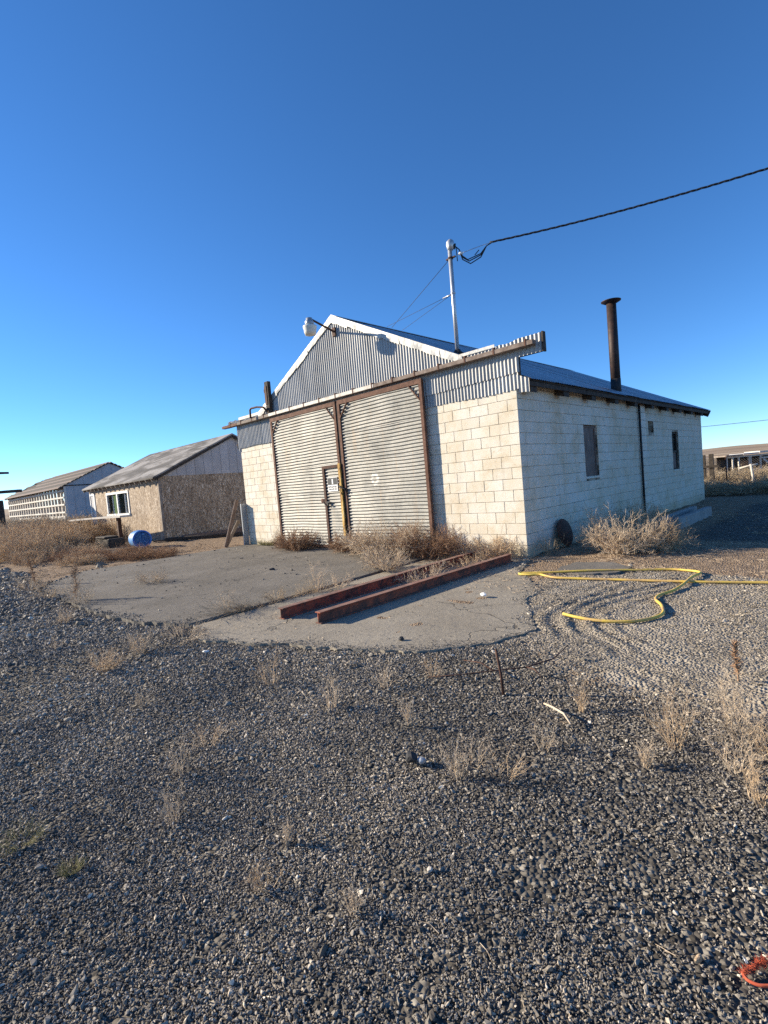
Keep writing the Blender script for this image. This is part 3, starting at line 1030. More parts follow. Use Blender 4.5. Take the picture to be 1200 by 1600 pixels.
TRK = 3.69
clad = MB()
clad.add([(-W, 0.012, 3.3), (0, 0.012, 3.3), (-0.02, 0.012, roofz(-0.02) - 0.09), (RIDGE_X, 0.012, RIDGE_Z - 0.1), (-W + .02, 0.012, roofz(-W + .02) - 0.09),
          (-W, 0.06, 3.3), (0, 0.06, 3.3), (-0.02, 0.06, roofz(-0.02) - 0.09), (RIDGE_X, 0.06, RIDGE_Z - 0.1), (-W + .02, 0.06, roofz(-W + .02) - 0.09)],
         [(0, 1, 2, 3, 4), (9, 8, 7, 6, 5)])
clad.box(-7.2, -2.4, 0.01, 0.15, 3.25, 3.34)
gable = clad.build('gable_cladding', 'wood_grey', garage)
gtop = lambda x: roofz(x) - 0.055
xs = list(np.arange(-8.16, -1.0, 10 * PW))
for i in range(len(xs)):
    a = xs[i]
    b_ = min(xs[i] + 10 * PW + 0.02, -1.1)
    if b_ - a < 0.1:
        continue
    if a < RIDGE_X < b_:                       # keep the apex crisp
        vcorr(a, RIDGE_X, lambda x: 3.52, gtop, -0.022 - 0.003 * (i % 2), 'corrugated_sheet', gable)
        vcorr(RIDGE_X, b_, lambda x: 3.52, gtop, -0.022 - 0.003 * (i % 2), 'corrugated_sheet', gable)
    else:
        vcorr(a, b_, lambda x: 3.52, gtop, -0.022 - 0.003 * (i % 2), 'corrugated_sheet', gable)
# right parapet band: upper and lower rows, then the cantilevered end
lowr = lambda x: 2.995 + 0.012 * math.sin(x * 3) + 0.006 * math.sin(x * 41)
for i, (a, b_) in enumerate([(-2.06, -1.36), (-1.36, -0.68), (-0.68, 0.05)]):
    vcorr(a, b_ + 0.015, lowr, lambda x: 3.34, -0.016, 'corrugated_sheet', gable)
seam = lambda x: 3.28 + 0.02 * x + 0.008 * math.sin(x * 37)
ptop = lambda x: 3.83 + 0.012 * math.sin(x * 4.2) + 0.01 * math.sin(x * 17)
for i, (a, b_) in enumerate([(-2.06, -1.12), (-1.12, -0.44), (-0.44, 0.08)]):
    vcorr(a, b_ + 0.012, seam, (lambda x: 3.56) if i == 0 else ptop, -0.034 - 0.003 * (i % 2), 'corrugated_sheet', gable)
vcorr(0.085, 0.55, lambda x: 3.535, lambda x: 3.85, -0.036, 'corrugated_sheet', gable)
MB().box(0.55, 0.58, -0.048, 0.05, 3.53, 3.86).build('end_board', 'wood_dark', gable)
MB().box(0.09, 0.55, -0.012, 0.05, 3.54, 3.60).box(0.09, 0.55, -0.012, 0.05, 3.74, 3.80).build('backing_rail', 'wood_dark', gable)
MB().box(0.055, 0.083, -0.02, 0.05, 3.2, 3.56).build('end_board', 'wood_dark', gable)
# eave end closer beside the corner
vcorr(0.062, 0.27, lambda x: 2.93 - 0.10 * (x - 0.06), lambda x: 3.235 - 0.45 * (x - 0.06), -0.03, 'eave_closer', gable)
# left band
for i, (a, b_) in enumerate([(-9.5, -8.84), (-8.84, -8.16), (-8.16, -7.42)]):
    vcorr(a, b_ + 0.012, lambda x: 2.985 + 0.012 * math.sin(x * 5) - (0.10 if x < -9.36 else 0) * (0.5 + 0.5 * math.sin(x * 31)), (lambda x: 3.84) if i < 2 else (lambda x: 3.56), -0.03 - 0.003 * (i % 2), 'corrugated_sheet', gable)
vcorr(-9.96, -9.49, lambda x: 3.66, lambda x: 3.86 + 0.01 * math.sin(x * 19), -0.03, 'corrugated_sheet', gable)
# flashing along the slopes, in bent lengths
def flashing(xa, xb, lift, name):
    k = 7
    for i in range(k):
        a, b_ = xa + (xb - xa) * i / k, xa + (xb - xa) * (i + 1) / k
        w0 = 0.155 + rng.uniform(-0.02, 0.02)
        sub = 5
        vs_, fs = [], []
        for j in range(sub + 1):
            x = a + (b_ - a) * j / sub
            dz = rng.uniform(-0.012, 0.012)
            yj = -0.055 + rng.uniform(-0.006, 0.006)
            vs_ += [(x, yj, roofz(x) - w0 + dz), (x, yj - 0.008, roofz(x) - w0 * 0.5), (x, -0.062, roofz(x) + 0.008), (x, 0.09, roofz(x) + 0.014)]
        for j in range(sub):
            for q in range(3):
                v0 = j * 4 + q
                fs.append((v0, v0 + 4, v0 + 5, v0 + 1))
        MB().add(vs_, fs).build(name, 'galv_flat', gable)
flashing(RIDGE_X, -1.06, 0, 'flashing_strip')
flashing(RIDGE_X, -8.2, 0, 'flashing_strip')
# strips along the band tops
MB().box(-9.3, -7.9, -0.052, -0.046, 3.82, 3.90).build('flashing_strip', 'white_track', gable)
MB().box(-1.12, -0.35, -0.056, -0.05, 3.81, 3.865).build('flashing_strip', 'galv_flat', gable)

# --- sliding door track
track = MB().box(-10.1, -9.2, -0.19, -0.07, TRK - 0.035, TRK + 0.045).build('door_track', 'rust', garage, bevel=0.006)
MB().box(-9.199, -7.5, -0.19, -0.07, TRK - 0.035, TRK + 0.045).build('track_section', 'wood_grey', track, bevel=0.006)
MB().box(-7.499, -3.35, -0.192, -0.07, TRK - 0.035, TRK + 0.05).build('track_section', 'white_track', track, bevel=0.006)
MB().box(-3.349, 0.46, -0.19, -0.07, TRK - 0.035, TRK + 0.045).build('track_section', 'track_brown', track, bevel=0.006)
for x in np.arange(-9.6, 0.5, 0.62):
    MB().box(x - 0.014, x + 0.014, -0.198, -0.055, TRK + 0.03, TRK + 0.08).box(x - 0.014, x + 0.014, -0.198, -0.1925, TRK - 0.04, TRK + 0.03).build('bracket', 'rust', track)


# --- sliding doors
def hcorr(x0, x1, z0, z1, y, parent, name='corrugated_sheet', m='door', amp=0.015, seed=0):
    nn = max(6, int(round((z1 - z0) / PW * 8)))
    zs = np.linspace(z0, z1, nn + 1)
    K = 8
    r_ = random.Random(seed)
    p_ = r_.uniform(0, 6)
    vs_, fs = [], []
    for z in zs:
        for j in range(K + 1):
            x = x0 + (x1 - x0) * j / K
            dz = 0.006 * math.sin(x * 2.1 + p_) + 0.003 * math.sin(x * 6 + z * 4)
            vs_.append((x, y + amp * math.sin(2 * math.pi * z / PW) + 0.005 * math.sin(x * 3 + z * 2 + p_), z + dz))
    for k in range(nn):
        for j in range(K):
            a = k * (K + 1) + j
            fs.append((a, a + 1, a + K + 2, a + K + 1))
    return MB().add(vs_, fs).build(name, m, parent, True)


DY = -0.115


def leaf(x0, x1, seed, skip=None):
    zt, zb = 3.60, 0.05
    t = 0.075
    f = MB()
    f.box(x0, x0 + t, DY - 0.03, DY + 0.03, zb, zt)
    f.box(x1 - t, x1, DY - 0.03, DY + 0.03, zb, zt)
    f.box(x0 + t, x1 - t, DY - 0.03, DY + 0.03, zt - 0.10, zt)
    f.box(x0 + t, x1 - t, DY - 0.01, DY + 0.03, zb, zb + 0.06)
    d = f.build('sliding_door', 'rust', garage)
    for xa, s in ((x0 + t, 1), (x1 - t, -1)):
        MB().beam((xa, DY - 0.022, zt - 0.42), (xa + s * 0.28, DY - 0.022, zt - 0.09), 0.022, 0.035, up=(0, 1, 0)).build('corner_brace', 'rust', d)
    z = zb + 0.03
    i = 0
    while z < zt - 0.1:
        z2 = min(z + 9 * PW, zt - 0.08)
        if skip and z < skip[2]:
            hcorr(x0 + 0.05, skip[0], z, z2 + 0.012, DY - 0.001 * (i % 2), d, seed=seed + i)
            if z2 > skip[2]:
                hcorr(skip[0], x1 - 0.05, skip[2], z2 + 0.012, DY - 0.001 * (i % 2), d, seed=seed + i)
        else:
            hcorr(x0 + 0.05, x1 - 0.05, z, z2 + 0.012, DY - 0.001 * (i % 2), d, seed=seed + i)
        z = z2
        i += 1
    return d


doorR = leaf(-4.66, -2.035, 3)
doorL = leaf(-7.52, -4.735, 40, (-5.42, -4.80, 2.08))
# small entry door let into the left leaf
MB().box(-5.42, -5.345, DY - 0.045, DY + 0.02, 0.06, 2.10).box(-5.345, -4.81, DY - 0.045, DY + 0.02, 2.03, 2.10).build('entry_door_frame', 'rust_dark', doorL)
z = 0.08
for i in range(4):
    hcorr(-5.345, -4.80, z, min(z + 7 * PW + 0.03, 2.035), DY - 0.012, doorL, 'entry_door_sheet', seed=70 + i)
    z += 7 * PW + 0.018
MB().box(-5.36, -5.22, DY - 0.062, DY - 0.046, 1.17, 1.22).box(-5.30, -5.25, DY - 0.09, DY - 0.062, 1.12, 1.18).build('hasp', 'black', doorL)
MB().lathe((-5.52, DY - 0.02, 1.24), [(0.055, 0), (0.06, 0.012), (0.03, 0.02)], 14, (0, -1, 0)).build('latch_plate', 'rust', doorL)
MB().tube([(-5.50, DY - 0.03, 1.2), (-5.40, DY - 0.07, 1.16), (-5.30, DY - 0.05, 1.1)], 0.012, 6).build('latch_chain', 'black', doorL, True)
sg = MB().box(-5.255, -4.885, DY - 0.034, DY - 0.028, 1.46, 1.80).build('notice_sign', 'white_paint', doorL)
# printed on the sign: two black panels with a pale upright between, rows of worn marks below
mbs = MB().box(-5.245, -5.10, DY - 0.0362, DY - 0.0345, 1.62, 1.79).box(-5.045, -4.895, DY - 0.0362, DY - 0.0345, 1.62, 1.79)
mbs.box(-5.10, -5.045, DY - 0.0362, DY - 0.0345, 1.765, 1.79).box(-5.09, -5.055, DY - 0.0362, DY - 0.0345, 1.62, 1.635)
for x, w_, z_ in [(-5.235, .05, 1.555), (-5.17, .035, 1.56), (-5.12, .05, 1.55), (-5.05, .04, 1.555), (-4.99, .055, 1.55), (-5.215, .06, 1.50), (-5.13, .04, 1.495), (-5.07, .05, 1.5), (-4.99, .05, 1.495)]:
    mbs.box(x, x + w_, DY - 0.0362, DY - 0.0345, z_, z_ + 0.03)
mbs.build('sign_print', 'signblack', doorL)
# yellow painted meeting post and chain
MB().box(-4.80, -4.745, DY - 0.06, DY - 0.031, 0.02, 2.12).box(-4.745, -4.70, DY - 0.075, DY - 0.031, 0.25, 2.12).build('yellow_stile', 'yellowpaint', doorL, bevel=0.004)
MB().box(-4.735, -4.66, DY - 0.01, DY + 0.03, 0.05, 3.55).build('gap_shade_strip', 'wood_dark', doorL)  # dark strip stands for the shade in the gap between the leaves
MB().tube([(-4.78, DY - 0.08, 1.58), (-4.70, DY - 0.11, 1.54), (-4.6, DY - 0.06, 1.50), (-4.55, DY - 0.04, 1.42)], 0.018, 6).tube([(-4.72, DY - 0.09, 1.55), (-4.71, DY - 0.1, 1.44), (-4.69, DY - 0.09, 1.36)], 0.012, 6).build('chain', 'black', doorL, True)
MB().box(-7.3, -2.2, 0.3, 0.32, 0, 3.5).build('door_dark_backing', 'interior', garage)  # near-black sheet stands in for the unlit inside behind the doors

# --- stub post and bent pipe at left end of the gable
MB().box(-7.60, -7.43, -0.16, -0.06, 3.76, 4.62).build('stub_post', 'wood_dark', garage, bevel=0.006)
MB().box(-7.625, -7.595, -0.175, -0.06, 4.33, 4.42).box(-7.60, -7.50, -0.175, -0.161, 4.0, 4.5).build('post_plate', 'rust_dark', garage)
MB().tube([(-7.5, -0.2, 3.80), (-7.62, -0.24, 3.93), (-7.9, -0.27, 3.98), (-8.17, -0.29, 3.985), (-8.23, -0.29, 3.95), (-8.24, -0.29, 3.72)], 0.028, 8).build('bent_pipe', 'rust_dark', garage, True)

# --- yard lamp on the gable
arm = MB().tube([(-4.62, -0.05, 5.22), (-4.6, -0.2, 5.25), (-4.50, -0.80, 5.345)], 0.024, 10)
arm.box(-4.68, -4.57, -0.075, -0.04, 5.12, 5.32)
lamp = arm.build('yard_lamp', 'rust_dark', garage, False)
LC = (-4.52, -0.86, 5.0)
MB().lathe(LC, [(0.085, 0.22), (0.10, 0.24), (0.10, 0.30), (0.075, 0.33), (0.07, 0.375), (0.055, 0.38)], 20).build('lamp_housing', 'lampcap', lamp, True)
MB().lathe(LC, [(0.05, 0.0), (0.115, 0.003), (0.135, 0.06), (0.142, 0.13), (0.155, 0.17), (0.155, 0.20), (0.10, 0.225)], 24).build('lamp_refractor', 'lampglass', lamp, True)

# --- service mast
MX, MY = -1.54, 0.5
mast = MB().tube([(MX, MY, 4.0), (MX, MY, 6.12)], 0.042, 14).build('service_mast', 'mast', garage, True)
MB().lathe((MX, MY, 4.03), [(0.16, 0.0), (0.10, 0.03), (0.05, 0.10)], 14).build('roof_boot', 'black', mast, True)
MB().lathe((MX + 0.02, MY, 6.10), [(0.05, 0.0), (0.07, 0.03), (0.085, 0.10), (0.075, 0.17), (0.04, 0.205), (0.01, 0.21)], 14).build('weatherhead', 'mast', mast, True)
MB().lathe((MX + 0.075, MY + 0.04, 6.17), [(0.05, 0.0), (0.055, 0.03)], 12, (0.8, 0.5, -0.3)).build('weatherhead_mouth', 'black', mast, True)
MB().lathe((MX, MY, 5.93), [(0.055, 0), (0.055, 0.035)], 14).box(MX - 0.10, MX + 0.12, MY - 0.02, MY + 0.02, 5.935, 5.96).build('clamp', 'rust_dark', mast)
MB().lathe((MX, MY, 5.24), [(0.05, 0), (0.05, 0.03)], 14).build('clamp', 'mast', mast, True)

# --- stove pipe
CX, CY = -0.24, 5.5
chim = MB().tube([(CX, CY, 3.3), (CX, CY, 5.62)], 0.118, 22).build('stove_pipe', 'soot', garage, True)
MB().lathe((CX, CY, 5.60), [(0.13, 0.0), (0.235, 0.055), (0.24, 0.07), (0.10, 0.10), (0.02, 0.11)], 24).build('rain_cap', 'soot', chim, True)
MB().lathe((CX, CY, 3.28), [(0.123, 0.0), (0.123, 0.42)], 22).build('lower_sleeve', 'black', chim, True)

# ------------------------------------------------------------------ cables
def sag(p, q, s, n=14):
    p, q = Vector(p), Vector(q)
    return [p.lerp(q, i / n) - Vector((0, 0, s * 4 * (i / n) * (1 - i / n))) for i in range(n + 1)]


jn = Vector((-0.82, 0.84, 6.08))
e1 = Vector((9.5, 5.6, 7.25))
main = sag(jn, e1, 0.36, 40)
cable = empty('service_cable', jn)
tag(cable, 'black twisted overhead cable running from the roof mast to the upper right', 'cable')
for ph in (0, 2.09, 4.19):
    pts = []
    for i in range(161):
        t = i / 160 * 40
        k = min(int(t), 39)
        p = main[k].lerp(main[k + 1], t - k)
        a = ph + i * 0.9
        pts.append(p + Vector((-0.45 * math.cos(a), 0.89 * math.cos(a), math.sin(a))) * 0.8 * 0.016)
    MB().tube(pts, 0.0085, 5).build('twisted_strand', 'black', cable, True)
dead = Vector((MX + 0.12, MY + 0.04, 5.98))
MB().tube([dead, dead.lerp(jn, 0.75), jn + Vector((0.1, 0.04, 0.0))], 0.006, 6).build('bare_messenger', 'mast', cable, True)
MB().lathe(dead.lerp(jn, 0.07), [(0.012, 0), (0.03, 0.01), (0.03, 0.075), (0.014, 0.09)], 10, (jn - dead)).build('insulator', 'white_paint', cable, True)
hd = Vector((MX + 0.10, MY + 0.05, 6.16))
for dz, dx, r_ in ((-0.34, 0.30, 0.011), (-0.40, 0.34, 0.011), (-0.30, 0.26, 0.010)):
    MB().tube([hd, hd + Vector((0.07, 0.03, -0.08)), hd + Vector((0.12, 0.05, dz * 0.72)), hd + Vector((dx * 0.75, 0.12, dz)), hd.lerp(jn, 0.72) + Vector((0, 0, dz * 0.65)), jn + Vector((-0.06, -0.03, -0.05)), jn + Vector((0.06, 0.03, 0.0))], r_, 6).build('drip_loop', 'black', cable, True)
MB().tube([hd + Vector((0.02, 0, -0.02)), hd + Vector((0.03, 0, -0.3))], 0.009, 6).tube([hd.lerp(jn, 0.55) + Vector((0, 0, -0.21)), hd.lerp(jn, 0.68) + Vector((0, 0, -0.12))], 0.009, 6).build('loose_tail', 'black', cable, True)
guy = empty('guy_wire', (MX, MY, 5.95))
tag(guy, 'thin guy wires bracing the mast back to the roof ridge', 'wire')
MB().tube([(MX, MY, 5.95), (RIDGE_X + 0.1, 1.95, 5.62)], 0.0055, 5).build('strand', 'black', guy, True)
MB().tube([(MX, MY, 5.25), (RIDGE_X + 0.12, 1.75, 5.61)], 0.0045, 5).build('strand', 'black', guy, True)
MB().tube([(MX, MY, 5.25), (RIDGE_X + 0.12, 2.35, 5.61)], 0.0045, 5).build('strand', 'black', guy, True)
MB().tube([(MX - 0.1, MY + 0.05, 5.265), (MX - 0.38, MY + 0.17, 5.305)], 0.016, 6).build('turnbuckle', 'mast', guy, True)
pl = MB().tube(sag((-25, 62, 5.6), (26, 66, 5.6), 0.6, 16), 0.028, 5).build('power_line', 'black', None, True)
tag(pl, 'far thin power line above the hills at right', 'power line')

# ------------------------------------------------------------------ red steel beams
def ibeam(p, q, label, h=0.155, w=0.10):
    p, q = Vector(p), Vector(q)
    t = 0.012
    root = empty('steel_beam', p)
    d = (q - p).normalized()
    top = MB().beam(p + Vector((0, 0, h - t / 2)), q + Vector((0, 0, h - t / 2)), w, t).build('top_flange', 'beam', root, bevel=0.003)
    MB().beam(p + Vector((0, 0, t / 2)), q + Vector((0, 0, t / 2)), w, t).build('bottom_flange', 'beam', root, bevel=0.003)
    MB().beam(p + Vector((0, 0, h / 2)), q + Vector((0, 0, h / 2)), 0.011, h - 2 * t - 0.002).build('web', 'beam', root)
    tag(root, label, 'steel beam', 'rusty red steel beams on the pad')
    return root


ibeam((-0.655, -4.86, 0.008), (-0.86, -0.36, 0.012), 'red rusty steel beam farther left, next to the apron joint', 0.135)
ibeam((-0.045, -4.77, 0.008), (-0.05, -0.52, 0.012), 'red rusty steel beam nearer the camera, casting the long shadow', 0.135)

# ------------------------------------------------------------------ hose
hp = [(2.18, -3.29), (2.36, -3.33), (2.59, -3.325), (2.82, -3.22), (2.96, -3.02), (2.99, -2.80), (2.90, -2.52), (2.78, -2.30), (2.76, -2.08), (2.83, -1.82), (2.86, -1.50), (2.86, -1.15), (2.88, -0.85), (2.83, -0.66), (2.68, -0.57), (2.46, -0.56), (2.10, -0.75), (1.75, -0.95), (1.42, -1.14), (1.05, -1.34), (0.80, -1.45), (0.68, -1.50), (0.72, -1.57), (0.86, -1.56), (1.0, -1.50), (1.12, -1.56), (1.30, -1.62), (1.65, -1.55), (2.05, -1.46), (2.5, -1.38), (2.95, -1.28), (3.3, -1.15), (3.65, -1.03), (4.4, -0.85), (5.4, -0.7)]


def smooth_path(p, k=6):
    out = []
    for i in range(len(p) - 1):
        a, b_, c, d = p[max(i - 1, 0)], p[i], p[i + 1], p[min(i + 2, len(p) - 1)]
        for j in range(k):
            t = j / k
            out.append(tuple(0.5 * (2 * b_[q] + (c[q] - a[q]) * t + (2 * a[q] - 5 * b_[q] + 4 * c[q] - d[q]) * t * t + (3 * b_[q] - a[q] - 3 * c[q] + d[q]) * t ** 3) for q in range(2)))
    out.append(p[-1])
    return out


sp_ = smooth_path(hp)
hz = []
for i, (x, y) in enumerate(sp_):
    base = max(gz(x, y), 0.010 if x < 1.5 else -1, 0.024 if (1.0 < x < 1.95 and -1.25 < y < -0.3) else -1)
    lift = 0.0
    if 10 * 6 < i < 12 * 6:
        lift = 0.035
    hz.append((x, y, base + 0.017 + lift))
zarr = np.array([h[2] for h in hz])
ker = np.hanning(27)
ker /= ker.sum()
zs_ = np.convolve(np.pad(zarr, 13, mode='edge'), ker, 'valid') + 0.004
hose = MB().tube([(h[0], h[1], z) for h, z in zip(hz, zs_)], 0.0158, 10).build('garden_hose', 'hose', None, True)
tag(hose, 'yellow garden hose looping over the pale rough ground', 'hose')


# ------------------------------------------------------------------ dry plants
def stems(P, D, Ln, rad, seg=3, droop=0.0, curl=0.35, rg=rng):
    """batch of tapered 3-sided stems; returns verts, tris and the polyline points"""
    N = len(P)
    pts = [P]
    d = D / np.linalg.norm(D, axis=1, keepdims=True)
    p = P
    for k in range(seg):
        p = p + d * (Ln[:, None] / seg)
        pts.append(p)
        d = d + rg.normal(0, curl / seg * 1.5, (N, 3))
        d[:, 2] -= droop / seg
        d = d / np.linalg.norm(d, axis=1, keepdims=True)
    pts = np.stack(pts, 1)                         # N, seg+1, 3
    dirn = np.diff(pts, axis=1)
    dirn = np.concatenate([dirn, dirn[:, -1:]], 1)
    dirn /= np.linalg.norm(dirn, axis=2, keepdims=True) + 1e-9
    s = np.cross(dirn, np.array([0.31, 0.17, 0.94]))
    s /= np.linalg.norm(s, axis=2, keepdims=True) + 1e-9
    t = np.cross(dirn, s)
    tap = np.linspace(1, 0.3, seg + 1)[None, :, None] * rad[:, None, None]
    rings = []
    for k in range(3):
        a = 2 * math.pi * k / 3
        rings.append(pts + (s * math.cos(a) + t * math.sin(a)) * tap)
    V = np.stack(rings, 2)                         # N, seg+1, 3, 3
    base = (np.arange(N) * (seg + 1) * 3)[:, None, None]
    F = []
    for k in range(seg):
        for q in range(3):
            q2 = (q + 1) % 3
            a, b_, c, e = k * 3 + q, k * 3 + q2, (k + 1) * 3 + q2, (k + 1) * 3 + q
            F.append([a, b_, c])
            F.append([a, c, e])
    F = (np.array(F)[None] + base).reshape(-1, 3)
    return V.reshape(-1, 3), F, pts


def cat(parts):
    Vs, Fs, o = [], [], 0
    for v, f in parts:
        Vs.append(v)
        Fs.append(f + o)
        o += len(v)
    return np.concatenate(Vs), np.concatenate(Fs)


def bush(rx, ry, h, n1=40, n2=7, n3=4, r=0.0035, seed=0, up=0.5, lean=(0, 0)):
    rg = np.random.default_rng(seed)
    a = rg.uniform(0, 2 * np.pi, n1)
    q = np.sqrt(rg.uniform(0, 1, n1)) * 0.35
    P = np.stack([np.cos(a) * q * rx, np.sin(a) * q * ry, np.full(n1, -0.01)], 1)
    el = rg.uniform(0.15, 1.0, n1) ** 0.8 * (0.4 + up)
    D = np.stack([np.cos(a) * rx * np.cos(el), np.sin(a) * ry * np.cos(el), h * 1.1 * np.sin(el) + 0.05], 1)
    D[:, 0] += lean[0]
    D[:, 1] += lean[1]
    Ln = np.linalg.norm(D, axis=1) * rg.uniform(0.7, 1.1, n1)
    v1, f1, p1_ = stems(P, D, Ln, np.full(n1, r), 4, -0.1, 0.5, rg)
    out = [(v1, f1)]
    pts, par, pl_ = p1_, D, Ln
    for lev, (nn, ls, rs_) in enumerate(((n2, 0.5, 0.62), (n3, 0.42, 0.42))):
        if nn == 0:
            break
        M = len(pts)
        src = np.repeat(np.arange(M), nn)
        k = rg.uniform(0.25, 1.0, len(src)) * (pts.shape[1] - 1)
        k0 = np.minimum(k.astype(int), pts.shape[1] - 2)
        fr_ = (k - k0)[:, None]
        P2 = pts[src, k0] * (1 - fr_) + pts[src, k0 + 1] * fr_
        d0 = pts[src, k0 + 1] - pts[src, k0]
        d0 /= np.linalg.norm(d0, axis=1, keepdims=True) + 1e-9
        D2 = d0 + rg.normal(0, 0.65, (len(src), 3))
        D2[:, 2] += 0.25
        L2 = pl_[src] * ls * rg.uniform(0.4, 1.0, len(src))
        v2, f2, p2_ = stems(P2, D2, L2, np.full(len(src), r * rs_), 3 if lev == 0 else 2, -0.05, 0.6, rg)
        out.append((v2, f2))
        pts, pl_ = p2_, L2
    V, F = cat(out)
    V[:, 2] = np.maximum(V[:, 2], -0.01)
    return V, F


def plant(name, V, F, m, loc, label, cat_, group=None, rot=0.0, kind=None):
    o = link(name, npmesh(name, V, F, m))
    o.location = (loc[0], loc[1], (loc[2] if len(loc) > 2 else gz(loc[0], loc[1])))
    o.rotation_euler = (0, 0, rot)
    tag(o, label, cat_, group, kind)
    return o


# weeds piled against the doors and wall
plant('tumbleweed', *bush(0.66, 0.40, 0.46, 110, 10, 5, 0.0065, 1), 'weed_red', (-6.35, -0.50, 0.03), 'low russet tumbleweed heap against the left door leaf', 'weed')
plant('tumbleweed', *bush(0.55, 0.36, 0.44, 90, 10, 5, 0.0065, 2), 'weed_red', (-4.15, -0.50, 0.03), 'tumbleweed at the foot of the yellow door post', 'weed')
plant('tumbleweed', *bush(0.85, 0.55, 0.62, 140, 10, 5, 0.0065, 3), 'weed_pale', (-2.85, -0.80, 0.03), 'tallest pale tumbleweed heap before the right door leaf', 'weed')
plant('tumbleweed', *bush(0.80, 0.48, 0.52, 120, 10, 5, 0.0065, 4), 'weed_red', (-1.85, -0.62, 0.03), 'russet tumbleweed heap between door edge and left beam', 'weed')
plant('tumbleweed', *bush(0.62, 0.30, 0.34, 80, 10, 4, 0.0055, 5), 'weed', (-0.62, -0.30, 0.01), 'low dry weed heap at the foot of the right block wall', 'weed')
plant('tumbleweed', *bush(0.42, 0.34, 0.32, 70, 9, 4, 0.005, 6), 'weed_pale', (-1.72, -1.95, 0.03), 'small pale weed clump behind the middle of the left beam', 'weed')
plant('tumbleweed', *bush(0.30, 0.45, 0.16, 40, 7, 4, 0.003, 7), 'weed_pale', (-0.45, -2.4, 0.01), 'flattened pale weeds lying between the two red beams', 'weed')
plant('tumbleweed', *bush(0.25, 0.40, 0.14, 30, 7, 4, 0.003, 8), 'weed', (-0.42, -1.3, 0.01), 'small dry weeds caught at far end between the beams', 'weed')
plant('tumbleweed', *bush(0.25, 0.32, 0.15, 26, 6, 4, 0.003, 81), 'weed_pale', (-1.42, -3.3, 0.01), 'straw tuft leaning on the left beam at mid apron', 'weed')
plant('tumbleweed', *bush(0.60, 0.66, 0.60, 120, 10, 6, 0.0055, 9, 0.6), 'weed_pale', (1.36, 0.92), 'large pale rounded weed bush beside the side wall', 'bush')
plant('tumbleweed', *bush(0.34, 0.40, 0.50, 60, 9, 5, 0.005, 10, 0.6), 'weed', (1.95, 1.25), 'darker weed bush just right of the large pale bush', 'bush')
plant('tumbleweed', *bush(0.7, 0.9, 0.75, 60, 9, 5, 0.004, 12, 0.5), 'weed_grey', (0.75, 2.6), 'shaded weed bush against the side wall under the boarded window', 'bush')
plant('tumbleweed', *bush(0.45, 0.45, 0.55, 40, 8, 4, 0.004, 13, 0.6), 'weed_grey', (0.45, 4.6), 'shaded weed bush near the black down pipe', 'bush')
plant('tumbleweed', *bush(0.24, 0.2, 0.36, 20, 7, 3, 0.003, 14), 'weed_grey', (0.28, 0.35), 'thin weeds in shade at the right corner of the wall', 'weed')

# weeds growing in the apron and along its edge
plant('dry_weed', *bush(0.36, 0.26, 0.20, 42, 7, 4, 0.003, 20), 'weed_pale', (-5.40, -4.55, 0.035), 'low pale weed tuft alone on the apron slab', 'weed')
plant('dry_weed', *bush(0.16, 0.14, 0.16, 22, 6, 4, 0.003, 21), 'weed_grey', (-1.60, -4.30, 0.02), 'dark weed tuft in the apron joint near the beam end', 'weed')
plant('dry_weed', *bush(0.22, 0.10, 0.42, 12, 5, 2, 0.0035, 22, 0.9), 'weed_pale', (-1.45, -3.65, 0.02), 'few upright straw stalks in the apron joint', 'weed')
plant('dry_weed', *bush(0.16, 0.12, 0.20, 12, 5, 3, 0.0028, 23, 0.8), 'weed_pale', (-1.78, -4.98, 0.035), 'sparse stalks at the front corner of the apron slab', 'weed')


def dock(h, seed):
    """upright seeding dock stalk with dense knobbly side shoots"""
    rg = np.random.default_rng(seed)
    v, f, pts = stems(np.array([[0, 0, 0.]]), np.array([[-0.05, 0.05, 1.]]), np.array([h]), np.array([0.009]), 6, 0, 0.12, rg)
    n_ = 140
    k = rg.uniform(0.15, 1, n_) * 5.99
    k0 = k.astype(int)
    fr_ = (k - k0)[:, None]
    P = pts[0, k0] * (1 - fr_) + pts[0, k0 + 1] * fr_
    D = rg.normal(0, 1, (n_, 3))
    D[:, 2] = np.abs(D[:, 2]) * 0.8 + 0.3
    v2, f2, _ = stems(P, D, rg.uniform(0.03, 0.11, n_) * h * 2, np.full(n_, 0.005), 2, 0, 0.5, rg)
    return cat([(v, f), (v2, f2)])


